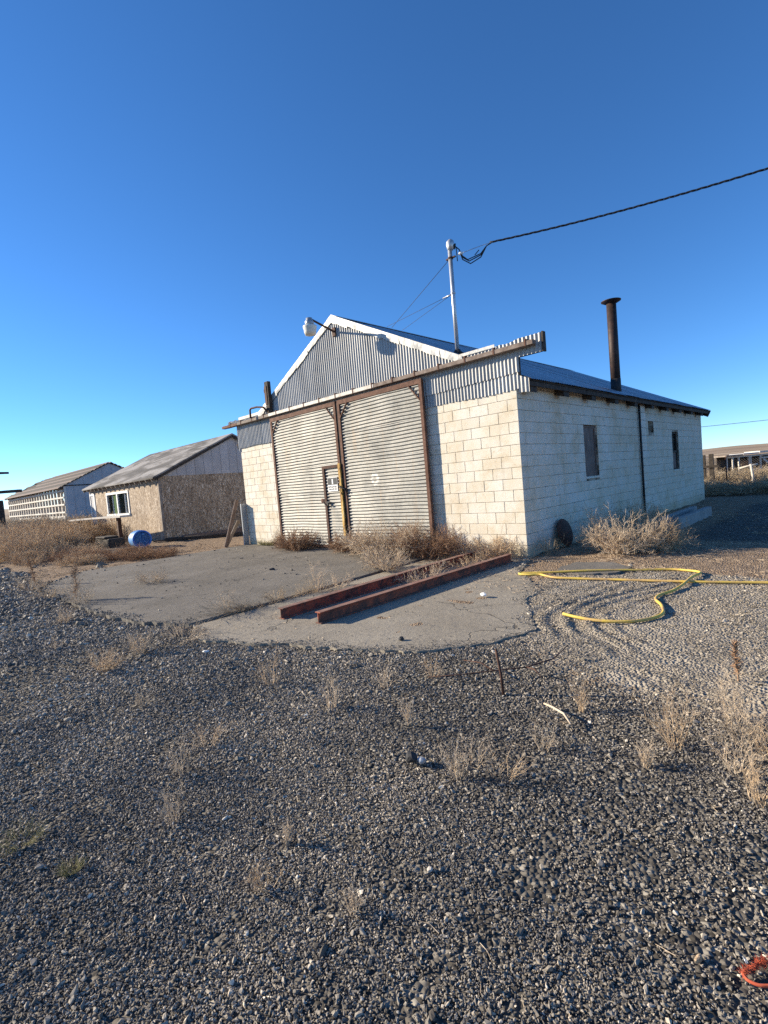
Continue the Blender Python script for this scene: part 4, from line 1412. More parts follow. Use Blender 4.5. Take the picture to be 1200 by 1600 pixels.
plant('dock_stalk', *dock(0.62, 1), 'weed_red', (-5.05, -5.92), 'dark seeded dock stalk standing upright at the apron edge', 'weed', rot=0.2)
plant('dock_stalk', *dock(0.60, 2), 'weed_red', (-8.25, -5.85), 'leaning dark dock stalk at the far left apron corner', 'weed', rot=2.2)
for i, (x, y, rx, h, m, lab) in enumerate([
        (-4.75, -5.95, 0.35, 0.40, 'weed_pale', 'pale weed clump right of the upright dock stalk'),
        (-6.4, -6.05, 0.55, 0.26, 'weed_pale', 'straggling pale weeds along the front edge of the apron'),
        (-8.0, -6.0, 0.6, 0.28, 'weed', 'brown weeds round the leaning dock stalk'),
        (-3.6, -6.45, 0.18, 0.16, 'weed_pale', 'whitish dried weed in gravel before the dock stalks'),
        (-1.05, -6.36, 0.22, 0.20, 'weed_pale', 'pale branched weed in gravel before the apron corner'),
        (-0.85, -6.78, 0.28, 0.17, 'weed', 'flat brown weed in the gravel left of centre'),
        (-1.1, -5.88, 0.45, 0.10, 'weed_pale', 'straw litter strip along the pad front edge')]):
    plant('dry_weed', *bush(rx, rx * 0.6, h, 30, 6, 3, 0.003, 30 + i, 0.6), m, (x, y), lab, 'weed')

SPL = ["thin dry weed at the gravel edge before the pad's left corner",
       'spindly stalk weed in gravel straight before the near beam end',
       'small brown tuft in gravel just before the pad front',
       'left one of two weeds in the left middle gravel, farther from camera',
       'second weed of the left middle pair, nearer the camera',
       'small pale tuft with a long shadow in the left gravel',
       'flat brown weed in the foreground gravel, left of centre',
       'tiny sprig in the central foreground gravel',
       'slim pale weed right beside the black rock',
       'wider pale weed tuft right of the black rock',
       'low brown tuft between the black rock and the pale tuft',
       'dry tuft below the bleached stick',
       'slender stalk left of the bleached stick end',
       'single reddish stalk in gravel between stake and black rock',
       'small tuft at the lower left of the right hand weed patch',
       'branching pale weed at the left of the right hand weed patch',
       'tallest pale weed of the right hand weed patch',
       'low weed in the middle of the right hand weed patch',
       'lowest weed of the right hand weed patch, nearest the camera',
       'one thin sprig in the left foreground gravel',
       'weed behind the middle of the right hand weed patch',
       'weed at the far right of the right hand weed patch',
       'flat dry tuft in gravel between the two left weed pairs',
       'sparse flat weed in the far left gravel',
       'small tuft on the pad edge behind the dead branch']
SP = [(0.98, -6.08, 0.14, 0.30), (1.75, -6.07, 0.10, 0.28), (1.82, -5.60, 0.10, 0.18), (1.5, -6.9, 0.16, 0.20), (1.66, -7.12, 0.14, 0.20),
      (2.06, -7.34, 0.10, 0.14), (2.80, -7.3, 0.09, 0.08), (3.18, -7.17, 0.05, 0.07), (2.99, -6.26, 0.08, 0.18), (3.18, -6.12, 0.16, 0.15), (2.98, -6.1, 0.13, 0.12),
      (3.2, -5.75, 0.09, 0.14), (3.18, -5.2, 0.06, 0.22), (2.4, -5.97, 0.05, 0.16), (3.69, -5.6, 0.06, 0.10), (3.76, -5.33, 0.15, 0.30),
      (3.95, -4.87, 0.16, 0.38), (4.05, -5.4, 0.15, 0.20), (4.17, -5.62, 0.13, 0.18), (2.66, -7.1, 0.03, 0.10), (4.02, -5.1, 0.15, 0.22), (4.16, -5.2, 0.14, 0.24),
      (0.45, -6.9, 0.12, 0.09), (-2.2, -6.9, 0.2, 0.1), (2.0, -5.25, 0.12, 0.12)]
for i, (x, y, rx, h) in enumerate(SP):
    big = x > 3.65
    V, F = bush(rx * 0.8, rx * 0.7, h * 0.8, 24 if big else 13, 5, 3, 0.0019, 100 + i, 0.85)
    plant('dry_weed', V, F, 'weed_pale' if i % 3 else 'weed', (x, y), SPL[i], 'weed', 'small dry weeds in the gravel', rot=i * 1.7)
plant('dry_weed', *dock(0.26, 5), 'weed_red', (3.86, -4.25), 'orange brown seed stalk at the right among pale weeds', 'weed')


# brush fields on both sides: uncountable masses
def brush_field(name, spots, m, label, seed):
    rg = np.random.default_rng(seed)
    base = [bush(1, 1, 1, 44, 8, 4, 0.014, seed * 10 + k, 0.7) for k in range(5)]
    parts = []
    for (x, y, r_, h) in spots:
        V, F = base[rg.integers(5)]
        a = rg.uniform(0, 6.28)
        c, s = math.cos(a), math.sin(a)
        W_ = V.copy()
        W_[:, 0], W_[:, 1] = (V[:, 0] * c - V[:, 1] * s) * r_, (V[:, 0] * s + V[:, 1] * c) * r_
        W_[:, 2] = V[:, 2] * h
        W_ += np.array([x, y, gz(x, y)])
        parts.append((W_, F))
    V, F = cat(parts)
    o = link(name, npmesh(name, V, F, m))
    tag(o, label, None, None, 'stuff')
    return o


rs2 = random.Random(3)
spots = []
while len(spots) < 120:
    x, y = rs2.uniform(-34, -10.2), rs2.uniform(-6.5, 0.2)
    if x > -15.5 and y > -2.4:
        continue
    if x > -12.0 and y > -3.6:
        continue
    if x > -19.5 and y > -2.9:
        continue
    if -17 < x and y < -5.3 + 0.1 * (x + 17):
        continue
    if y < -5.2 - 0.05 * (x + 20) * 0:
        continue
    near = np.clip((-x - 10) / 10, 0.3, 1)
    spots.append((x, y, rs2.uniform(0.7, 1.2) * near, rs2.uniform(0.75, 1.15) * near))
brush_field('dry_brush', spots, 'weed', 'mass of dry brown brush left of the apron', 5)
spots = []
while len(spots) < 55:
    x, y = rs2.uniform(-62, -33), rs2.uniform(-8, 4.4)
    spots.append((x, y, rs2.uniform(1.4, 2.4), rs2.uniform(0.6, 1.1)))
brush_field('dry_brush', spots, 'weed_grey', 'far grey brown brush before the open framed barn', 6)
spots = [(rs2.uniform(-1.2, 7.5), rs2.uniform(14.6, 17.6), rs2.uniform(0.6, 1.0), rs2.uniform(0.22, 0.5)) for _ in range(45)] + [(rs2.uniform(-2.5, 7.5), rs2.uniform(18.9, 27), rs2.uniform(0.8, 1.3), rs2.uniform(0.45, 0.85)) for _ in range(70)]
brush_field('dry_brush', spots, 'weed_grey', 'brush growing along the wire fence behind the garage', 7)
# low litter strip on the apron's far left edge and below the barrel
spots = [(rs2.uniform(-14.5, -9.7), 0, rs2.uniform(0.3, 0.6), rs2.uniform(0.14, 0.3)) for _ in range(34)]
spots = [(x, np.interp(x, [-14.5, -9.7], [-4.2, -2.2]) + rs2.uniform(-0.5, 0.9), r_, h) for x, _, r_, h in spots]
brush_field('dry_grass', spots, 'weed_red', 'low rusty brown grass strip along the left edge of the apron', 8)


# scattered straw, twigs and chaff
def litter(name, areas, m, label, seed, r=0.0022):
    rg = np.random.default_rng(seed)
    Ps, Ds, Ls = [], [], []
    for (x0, x1, y0, y1, n_, zb, ln) in areas:
        x, y = rg.uniform(x0, x1, n_), rg.uniform(y0, y1, n_)
        k = fbm(x, y, 1.3, 3, seed) > 0.46
        x, y = x[k], y[k]
        z = np.maximum(hgt(x, y) + 0.006, zb)
        a = rg.uniform(0, 6.28, len(x))
        Ps.append(np.stack([x, y, z], 1))
        Ds.append(np.stack([np.cos(a), np.sin(a), rg.normal(0.06, 0.12, len(x))], 1))
        Ls.append(rg.uniform(0.3, 1, len(x)) * ln)
    P, D, Ln = np.concatenate(Ps), np.concatenate(Ds), np.concatenate(Ls)
    V, F, _ = stems(P, D, Ln, np.full(len(P), r), 2, 0.05, 0.7, rg)
    o = link(name, npmesh(name, V, F, m))
    tag(o, label, None, None, 'stuff')


litter('straw_litter', [(0.2, 5, -0.6, 2.4, 2600, -1, 0.14), (-1.2, 1.5, -2.6, -0.05, 1100, 0.014, 0.13), (-1.4, 0.3, -4.9, -2.5, 350, 0.014, 0.10), (-1.1, 2.0, -5.6, -4.2, 260, 0.014, 0.07)], 'weed_pale', 'pale straw and twigs scattered on the pad and bare soil', 3, 0.0028)
litter('dry_chaff', [(-17, -9.4, -5.4, -0.2, 3000, -1, 0.22), (-11, -9.4, -0.5, 3, 300, -1, 0.2), (0.2, 5, 2, 8, 900, -1, 0.2)], 'weed', 'brown dry stems lying on the soil left of the apron', 4, 0.005)
litter('gravel_straw', [(-2, 4.6, -8, -5.0, 260, -1, 0.09)], 'weed_pale', 'odd bits of straw lying on the gravel', 9, 0.0016)


# ------------------------------------------------------------------ gravel stones
def gn_stones(name, pts, scl, rot, mat, label, seed):
    me = bpy.data.meshes.new(name)
    me.vertices.add(len(pts))
    me.vertices.foreach_set('co', pts.astype(np.float32).ravel())
    a = me.attributes.new('scl', 'FLOAT_VECTOR', 'POINT')
    a.data.foreach_set('vector', scl.astype(np.float32).ravel())
    a = me.attributes.new('rot', 'FLOAT_VECTOR', 'POINT')
    a.data.foreach_set('vector', rot.astype(np.float32).ravel())
    me.materials.append(mat)
    o = link(name, me)
    ng = bpy.data.node_groups.new(name, 'GeometryNodeTree')
    ng.interface.new_socket('Geometry', in_out='INPUT', socket_type='NodeSocketGeometry')
    ng.interface.new_socket('Geometry', in_out='OUTPUT', socket_type='NodeSocketGeometry')
    n, l = ng.nodes, ng.links
    gi, go = n.new('NodeGroupInput'), n.new('NodeGroupOutput')
    g2i = n.new('GeometryNodeGeometryToInstance')
    for k in range(6):
        ico = n.new('GeometryNodeMeshIcoSphere')
        ico.inputs['Radius'].default_value = 0.5
        ico.inputs['Subdivisions'].default_value = 1
        rv = n.new('FunctionNodeRandomValue')
        rv.data_type = 'FLOAT_VECTOR'
        rv.inputs['Min'].default_value = (-0.2, -0.2, -0.2)
        rv.inputs['Max'].default_value = (0.2, 0.2, 0.2)
        rv.inputs['Seed'].default_value = seed + k * 13
        sp = n.new('GeometryNodeSetPosition')
        l.new(ico.outputs['Mesh'], sp.inputs['Geometry'])
        l.new(rv.outputs['Value'], sp.inputs['Offset'])
        sm = n.new('GeometryNodeSetMaterial')
        sm.inputs['Material'].default_value = mat
        l.new(sp.outputs[0], sm.inputs['Geometry'])
        ss = n.new('GeometryNodeSetShadeSmooth')
        ss.inputs['Shade Smooth'].default_value = False
        l.new(sm.outputs[0], ss.inputs['Geometry'])
        l.new(ss.outputs[0], g2i.inputs[0])
    iop = n.new('GeometryNodeInstanceOnPoints')
    l.new(gi.outputs[0], iop.inputs['Points'])
    l.new(g2i.outputs[0], iop.inputs['Instance'])
    iop.inputs['Pick Instance'].default_value = True
    na = n.new('GeometryNodeInputNamedAttribute')
    na.data_type = 'FLOAT_VECTOR'
    na.inputs['Name'].default_value = 'scl'
    l.new(na.outputs[0], iop.inputs['Scale'])
    nb = n.new('GeometryNodeInputNamedAttribute')
    nb.data_type = 'FLOAT_VECTOR'
    nb.inputs['Name'].default_value = 'rot'
    er = n.new('FunctionNodeEulerToRotation')
    l.new(nb.outputs[0], er.inputs[0])
    l.new(er.outputs[0], iop.inputs['Rotation'])
    l.new(iop.outputs[0], go.inputs[0])
    md = o.modifiers.new('stones', 'NODES')
    md.node_group = ng
    tag(o, label, None, None, 'stuff')
    return o


def ring_points(rmin, rmax, s0, kf, half, rg):
    out = []
    r_ = rmin
    while r_ < rmax:
        s = max(s0, r_ * kf * (1 + max(0.0, r_ - 7.0) * 0.05))
        n_ = int(2 * half * r_ / s)
        a = YAW + (np.arange(n_) + rg.uniform(0, 1, n_)) / n_ * 2 * half - half
        rr_ = r_ + rg.uniform(-0.5, 0.5, n_) * s
        out.append(np.stack([CAM.x - np.sin(a) * rr_, CAM.y + np.cos(a) * rr_, np.full(n_, s)], 1))
        r_ += s
    return np.concatenate(out)


def scatter():
    rg = np.random.default_rng(77)
    q = ring_points(0.7, 20, 0.0073, 0.0027, R(50), rg)
    x, y, s = q[:, 0], q[:, 1], q[:, 2]
    g, c, far = zones(x, y)
    nz_ = fbm(x, y, 2.2, 4, 91)
    fine = fbm(x, y, 9, 2, 92)
    keep_p = np.clip((g + (nz_ - 0.5) * 1.4 - 0.25) * 2.5, 0, 1)
    on_slab = in_poly(x, y, p1) | in_poly(x, y, p2)
    bare = np.clip((fine - 0.20) * 5, 0.25, 1) * np.clip((fbm(x, y, 0.8, 4, 95) - 0.30) * 7, 0.35, 1)
    k = (rg.uniform(0, 1, len(x)) < keep_p * bare) & (~on_slab) & (y < -0.2)
    xs_, ys_, ss = x[k], y[k], s[k]
    size = ss * np.where(rg.uniform(0, 1, len(xs_)) < 0.04, 1.7, 1.0) * rg.lognormal(0.03, 0.32, len(xs_))
    z = hgt(xs_, ys_) + size * 0.12 + rg.uniform(-0.003, 0.004, len(xs_))
    scl = np.stack([size * rg.uniform(0.9, 1.6, len(xs_)), size * rg.uniform(0.55, 0.95, len(xs_)), size * rg.uniform(0.5, 0.9, len(xs_))], 1)
    rot = np.stack([rg.normal(0, 0.5, len(xs_)), rg.normal(0, 0.5, len(xs_)), rg.uniform(0, 6.28, len(xs_))], 1)
    gn_stones('gravel', np.stack([xs_, ys_, z], 1), scl, rot, MAT['gravel'], 'dark crushed gravel covering the foreground', 5)
    # pale rubble on the crust and pad edge
    k = (rg.uniform(0, 1, len(x)) < np.clip(c * 0.80 * np.clip((nz_ - 0.30) * 3.5, 0.15, 1), 0, 1)) & (~on_slab) & (x > 0.6)
    xs_, ys_, ss = x[k], y[k], s[k]
    size = ss * rg.lognormal(-0.42, 0.38, len(xs_))
    z = hgt(xs_, ys_) + size * 0.1
    scl = np.stack([size * rg.uniform(0.8, 1.5, len(xs_)), size * rg.uniform(0.6, 1.1, len(xs_)), size * rg.uniform(0.4, 0.8, len(xs_))], 1)
    rot = np.stack([rg.normal(0, 0.4, len(xs_)), rg.normal(0, 0.4, len(xs_)), rg.uniform(0, 6.28, len(xs_))], 1)
    gn_stones('rubble', np.stack([xs_, ys_, z], 1), scl, rot, MAT['crumb'], 'pale crushed rubble over the rough ground at right', 9)
    # stray stones on slabs
    de = np.full(len(x), 9.0)
    sel = np.where(on_slab)[0]
    px, py = x[sel], y[sel]
    dm_ = np.full(len(sel), 9.0)
    for poly, sel_e in ((p1, lambda a, b_: a[1] < -4.4 and b_[1] < -4.4 and a[0] < -1.6), (p2, lambda a, b_: a[0] > -1.3 or a[1] < -5.5)):
        for i_ in range(len(poly)):
            a, b_ = poly[i_], poly[(i_ + 1) % len(poly)]
            if not sel_e(a, b_):
                continue
            ex, ey = b_[0] - a[0], b_[1] - a[1]
            t_ = np.clip(((px - a[0]) * ex + (py - a[1]) * ey) / (ex * ex + ey * ey + 1e-9), 0, 1)
            dm_ = np.minimum(dm_, np.hypot(px - a[0] - ex * t_, py - a[1] - ey * t_))
    de[sel] = dm_
    spill = np.clip(1.0 - de / (0.05 + 0.55 * np.clip(nz_ - 0.35, 0, 1)), 0, 1)
    k = (rg.uniform(0, 1, len(x)) < 0.010 * np.clip((nz_ - 0.35) * 4, 0.1, 1) + 0.75 * spill) & on_slab
    xs_, ys_, ss = x[k], y[k], s[k]
    size = ss * rg.lognormal(-0.1, 0.35, len(xs_)) * 0.8
    zt = np.where(in_poly(xs_, ys_, p1), 0.035, 0.008)
    scl = np.stack([size, size * 0.8, size * 0.6], 1)
    rot = np.stack([rg.normal(0, 0.4, len(xs_)), rg.normal(0, 0.4, len(xs_)), rg.uniform(0, 6.28, len(xs_))], 1)
    gn_stones('stray_gravel', np.stack([xs_, ys_, zt + size * 0.2], 1), scl, rot, MAT['gravel'], 'stray gravel bits lying on the concrete slabs', 15)


scatter()


# single stones, sticks and debris
def rock(name, loc, s, m, label, seed):
    rg = np.random.default_rng(seed)
    import bmesh
    bm_ = bmesh.new()
    bmesh.ops.create_icosphere(bm_, subdivisions=2, radius=0.5)
    me = bpy.data.meshes.new(name)
    for v in bm_.verts:
        v.co *= 1 + rg.uniform(-0.16, 0.16)
        v.co = Vector((v.co.x * s[0], v.co.y * s[1], v.co.z * s[2]))
    bm_.to_mesh(me)
    bm_.free()
    me.materials.append(MAT[m])
    o = link(name, me)
    o.location = (loc[0], loc[1], gz(loc[0], loc[1]) + s[2] * 0.36 + (0.02 if len(loc) < 3 else loc[2]))
    o.rotation_euler = (0, 0, seed)
    tag(o, label, 'rock')
    return o


rock('rock', (2.70, -6.30), (0.075, 0.06, 0.055), 'rock_dark', 'black fist sized rock lying in mid gravel', 3)
rock('rock', (2.76, -6.28), (0.05, 0.045, 0.035), 'lampcap', 'grey rock touching the black rock in the gravel', 4)
rock('rock', (3.27, -6.84, 0.005), (0.024, 0.024, 0.020), 'rock_pale', 'round pinkish pebble alone in the dark foreground gravel', 5)
rock('rock', (4.15, -6.61, 0.004), (0.016, 0.034, 0.022), 'weed', 'tan wedge shaped stone near the red rope', 6)
rock('clod', (-4.05, -2.75, 0.045), (0.13, 0.09, 0.06), 'rock_dark', 'dark dirt clod on the middle of the apron', 7)
rock('clod', (1.22, -4.75, 0.02), (0.06, 0.05, 0.04), 'rock_dark', 'black clod on the pad near its front edge', 8)
rock('scrap', (0.98, -2.95, 0.02), (0.11, 0.05, 0.05), 'white_paint', 'small white scrap lying on the pad beside the beam shadow', 9)
rock('scrap', (-0.35, -5.98, 0.0), (0.07, 0.045, 0.03), 'white_paint', 'white scrap at the pad edge near the gravel', 10)

stake = empty('rusty_stake', (2.63, -5.24, 0))
MB().tube([(2.64, -5.24, -0.05), (2.632, -5.242, 0.12), (2.61, -5.25, 0.30)], [0.011, 0.010, 0.009], 8).build('rod', 'rust_dark', stake, True)
tag(stake, 'rusty upright steel rod standing in the gravel', 'stake')
br = MB().tube([(2.05, -5.35, 0.02), (2.25, -5.22, 0.035), (2.45, -5.05, 0.05), (2.62, -4.86, 0.05), (2.72, -4.62, 0.06), (2.73, -4.38, 0.10)], [0.003, 0.0045, 0.005, 0.006, 0.005, 0.003], 6)
br.tube([(2.45, -5.05, 0.05), (2.28, -4.98, 0.06), (2.12, -4.98, 0.05)], [0.007, 0.005, 0.003], 6)
br.tube([(2.62, -4.86, 0.05), (2.72, -4.92, 0.07), (2.80, -4.98, 0.05)], [0.006, 0.005, 0.003], 6)
tag(br.build('dead_branch', 'rust_dark', None, True), 'dark dead branch lying behind the rusty stake', 'branch')
tag(MB().tube([(2.98, -5.30, 0.02), (3.06, -5.34, 0.03), (3.15, -5.38, 0.028), (3.23, -5.46, 0.015)], [0.006, 0.007, 0.007, 0.005], 6).build('bleached_stick', 'weed_pale', None, True), 'bleached curved stick on the gravel beyond the dry tufts', 'stick')

# frayed rope at the lower right corner
rp = empty('frayed_rope', (4.33, -6.6, 0))
path = [(4.36, -6.44), (4.325, -6.495), (4.293, -6.53), (4.275, -6.566), (4.262, -6.592), (4.27, -6.608), (4.285, -6.612), (4.305, -6.608), (4.33, -6.59), (4.38, -6.56)]
q3 = smooth_path(path, 5)
MB().tube([(x, y, gz(x, y) + 0.022) for x, y in q3], 0.0048, 7).build('cord', 'rope', rp, True)
rg = np.random.default_rng(4)
ii = rg.integers(0, 40, 520)
ii = np.where(ii > 22, ii % 14, ii)
P = np.array([(q3[i][0], q3[i][1], gz(*q3[i]) + 0.022) for i in ii]) + rg.normal(0, 0.003, (520, 3))
V, F, _ = stems(P, rg.normal(0, 1, (520, 3)) + np.array([0.3, 0.3, 0.4]), rg.uniform(0.006, 0.024, 520), np.full(520, 0.0008), 3, 0.4, 0.9, rg)
o = link('frayed_fibres', npmesh('frayed_fibres', V, F, 'rope'), rp)
tag(rp, 'frayed orange red rope at the right edge of the gravel', 'rope')
tag(MB().tube([(4.268, -6.575, 0.022), (4.262, -6.570, 0.028), (4.256, -6.560, 0.026), (4.262, -6.557, 0.022), (4.270, -6.568, 0.02)], 0.0018, 6).build('wire_clip', 'mast', None, True), 'small shiny wire clip on the red rope', 'clip')

# moss cushions
for i, (x, y, r_, lab) in enumerate([(1.62, -7.90, 0.13, 'yellow green moss patch at the left edge of the gravel'), (2.05, -7.79, 0.06, 'small moss patch right of the left edge moss')]):
    V, F = bush(r_ * 0.8, r_ * 0.8, 0.012, 60, 3, 0, 0.0013, 300 + i, 0.2)
    plant('moss_patch', V, F, 'moss', (x, y), lab, 'moss')
V, F = bush(0.06, 1.0, 0.03, 160, 3, 0, 0.003, 320, 0.3)
plant('moss_strip', V, F, 'weed_grey', (-1.53, -4.4, 0.0), 'mossy weeds in the joint between apron and pad', 'moss')
V, F = bush(0.5, 0.16, 0.07, 160, 3, 0, 0.004, 321, 0.9)
plant('grass_tuft', V, F, 'moss', (-8.3, -0.10, 0.035), 'thin green grass at foot of the left block wall', 'grass')

# round iron disc leaning on the side wall
dsc = MB().lathe((0.13, 1.26, 0.29), [(0.04, -0.012), (0.27, -0.008), (0.275, 0.0), (0.27, 0.008), (0.04, 0.03)], 32, (0.97, -0.05, 0.22))
tag(dsc.build('iron_disc', 'rust_dark', None, True), 'round rusty iron disc leaning against the side wall', 'disc')
# concrete trough in the shade
tr = MB()
o0 = Vector((1.02, 4.35, 0))
tr.box(0.86, 1.0, 4.2, 7.4, -0.03, 0.22).box(1.26, 1.40, 4.15, 7.1, -0.03, 0.23).box(1.0, 1.26, 4.2, 7.2, -0.03, 0.12)
tag(tr.build('concrete_trough', 'conc_trough', None, False, 0.012), 'long pale concrete trough on the shaded ground by the side wall', 'trough')

# boards leaning at the left end of the garage
lp = empty('leaning_boards', (-9.7, -0.2, 0))
MB().beam((-9.95, -0.55, 0.0), (-9.76, -0.12, 1.42), 0.12, 0.03, up=(1, 0.2, 0)).build('board', 'wood_brown', lp)
MB().beam((-10.25, -0.35, 0.0), (-9.95, -0.02, 0.78), 0.10, 0.025, up=(1, 0, 0)).build('board', 'wood_grey', lp)
tag(lp, 'two weathered boards leaning by the left end of the block wall', 'boards')
tag(MB().box(-9.452, -9.444, -0.20, -0.01, 0.0, 1.30).box(-9.444, -9.41, -0.20, -0.192, 0.0, 1.30).build('metal_offcut', 'lampcap', None), 'narrow grey metal offcut standing at the left wall corner', 'sheet')

# ------------------------------------------------------------------ strand board shed
SX0, SX1, SY0, SY1 = -25.2, -16.2, 0.15, 6.95
shed = empty('board_shed', (-20.7, 3.5, 0))
tag(shed, 'weathered strand board shed with grey felt roof and white window', 'shed')
SR_Y, SR_Z, SP_ = 3.55, 4.36, 0.485
rz = lambda y: SR_Z - SP_ * abs(y - SR_Y)
WN = (-22.5, -19.62, 1.13, 2.2)
DR = (-25.08, -24.32, 0.0, 2.32)
mb = MB()
# long lit wall pieces round window and door
mb.box(DR[1], WN[0], SY0, SY0 + 0.1, -0.4, 2.62)
mb.box(WN[0], WN[1], SY0, SY0 + 0.1, -0.4, WN[2])
mb.box(WN[0], WN[1], SY0, SY0 + 0.1, WN[3], 2.62)
mb.box(WN[1], SX1, SY0, SY0 + 0.1, -0.4, 2.62)
mb.box(SX0, DR[0], SY0, SY0 + 0.1, -0.4, 2.62)
mb.box(DR[0], DR[1], SY0, SY0 + 0.1, DR[3], 2.62)
mb.build('front_wall', 'osb', shed)
for i in range(4):
    y0 = SY0 + 0.102 + i * 1.7
    MB().box(SX1 - 0.1, SX1 + (0.0 if i % 2 else 0.006), y0, min(y0 + 1.694, SY1), -0.4, 2.62).build('strand_board_panel', 'osb', shed)
MB().box(SX0, SX0 + 0.1, SY0 + 0.1, SY1, -0.4, 2.62).build('side_wall', 'osb', shed)
MB().box(SX0 + 0.1, SX1 - 0.11, SY1 - 0.1, SY1, -0.4, 2.62).build('back_wall', 'osb', shed)
MB().box(SX1 - 0.06, SX1 + 0.025, SY0 - 0.02, SY0 - 0.002, -0.2, 2.6).box(SX1 + 0.008, SX1 + 0.026, SY0 - 0.001, SY0 + 0.08, -0.2, 2.6).build('corner_trim', 'wood_grey', shed)
# gable boards
nb = 17
for i in range(nb):
    y0, y1 = SY0 + i * (SY1 - SY0) / nb, SY0 + (i + 1) * (SY1 - SY0) / nb - 0.012
    ym = max(min(SR_Y, y1), y0)
    poly = [(y0, 2.6), (y1, 2.6), (y1, rz(y1) - 0.08)]
    if y0 < SR_Y < y1:
        poly.append((SR_Y, rz(SR_Y) - 0.08))
    poly.append((y0, rz(y0) - 0.08))
    xo = SX1 + 0.012 + random.uniform(0, 0.01)
    k = len(poly)
    mbb = MB().add([(xo, y, z) for y, z in poly] + [(xo - 0.06, y, z) for y, z in poly],
                   [tuple(range(k)), tuple(range(2 * k - 1, k - 1, -1))] + [(j, (j + 1) % k, k + (j + 1) % k, k + j)[::-1] for j in range(k)])
    mbb.build('gable_board', 'farmetal', shed)
# roof
mb = MB()
for s in (-1, 1):
    ye = SY0 - 0.27 if s < 0 else SY1 + 0.27
    mb.add([(SX0 - 0.2, SR_Y, SR_Z), (SX1 + 0.16, SR_Y, SR_Z), (SX1 + 0.16, ye, rz(ye)), (SX0 - 0.2, ye, rz(ye)),
            (SX0 - 0.2, SR_Y, SR_Z - 0.06), (SX1 + 0.16, SR_Y, SR_Z - 0.06), (SX1 + 0.16, ye, rz(ye) - 0.06), (SX0 - 0.2, ye, rz(ye) - 0.06)],
           [(0, 1, 2, 3), (4, 7, 6, 5), (0, 4, 5, 1), (1, 5, 6, 2), (2, 6, 7, 3), (3, 7, 4, 0)])
sroof = mb.build('roof', 'felt', shed)
x = SX0 - 0.05
while x < SX1 + 0.1:
    MB().beam((x, SY0 + 0.09, rz(SY0 + 0.09) - 0.13), (x, SY0 - 0.25, rz(SY0 - 0.25) - 0.13), 0.05, 0.13).build('rafter_tail', 'wood_grey', sroof)
    x += 0.6
MB().beam((SX1 + 0.14, SY0 - 0.2, rz(SY0 - 0.2) - 0.12), (SX1 + 0.14, SR_Y, SR_Z - 0.12), 0.03, 0.11).build('rake_board', 'wood_dark', sroof)
MB().beam((SX1 + 0.14, SR_Y, SR_Z - 0.12), (SX1 + 0.14, SY1, rz(SY1) - 0.12), 0.03, 0.11).build('rake_board', 'wood_dark', sroof)
# window
x0, x1, z0, z1 = WN
t = 0.075
wm = MB().box(x0 - 0.04, x1 + 0.04, SY0 - 0.035, SY0 + 0.06, z1 - t, z1 + 0.03).box(x0 - 0.06, x1 + 0.06, SY0 - 0.07, SY0 + 0.06, z0 - 0.03, z0 + t)
wm.box(x0 - 0.04, x0 + t, SY0 - 0.035, SY0 + 0.06, z0 + t, z1 - t).box(x1 - t, x1 + 0.04, SY0 - 0.035, SY0 + 0.06, z0 + t, z1 - t)
xm = (x0 + x1) / 2
wm.box(xm - 0.07, xm + 0.07, SY0 - 0.03, SY0 + 0.05, z0 + t, z1 - t)
win = wm.build('window', 'white_paint', shed)
MB().box(x0 + t, xm - 0.07, SY0 + 0.02, SY0 + 0.028, z0 + t, z1 - t).build('pane', 'glass', win)
MB().box(xm + 0.07, x1 - t, SY0 + 0.02, SY0 + 0.028, z0 + t, z1 - t).build('pane', 'glass', win)
for nm, a, b_, m in (('curtain', x0 + 0.55, x0 + 0.75, 'curtain_white'), ('curtain', x0 + 0.75, xm - 0.05, 'curtain_green'), ('curtain', xm + 0.75, xm + 1.0, 'curtain_white'), ('curtain', xm + 1.12, x1, 'curtain_white')):
    vs_, fs = [], []
    k = 14
    for j in range(k + 1):
        xx = a + (b_ - a) * j / k
        yy = SY0 + 0.046 + 0.012 * math.sin(j * 1.6)
        vs_ += [(xx, yy, z0), (xx, yy, z1)]
        if j:
            fs.append((2 * j - 2, 2 * j, 2 * j + 1, 2 * j - 1))
    MB().add(vs_, fs).build(nm, m, win, True)
MB().box(x0 - 0.3, x1 + 0.3, SY0 + 0.5, SY0 + 0.52, z0 - 0.5, z1 + 0.3).build('room_backing', 'interior', win)
# door
dm = MB().box(DR[0], DR[0] + 0.08, SY0 - 0.03, SY0 + 0.05, -0.2, DR[3]).box(DR[1] - 0.14, DR[1] + 0.02, SY0 - 0.035, SY0 + 0.05, -0.2, DR[3]).box(DR[0] + 0.08, DR[1] - 0.14, SY0 - 0.03, SY0 + 0.05, DR[3] - 0.12, DR[3]).build('door', 'white_paint', shed)
MB().box(DR[0] + 0.08, DR[1] - 0.14, SY0 + 0.0, SY0 + 0.03, -0.2, DR[3] - 0.12).build('door_panel', 'farmetal', dm)

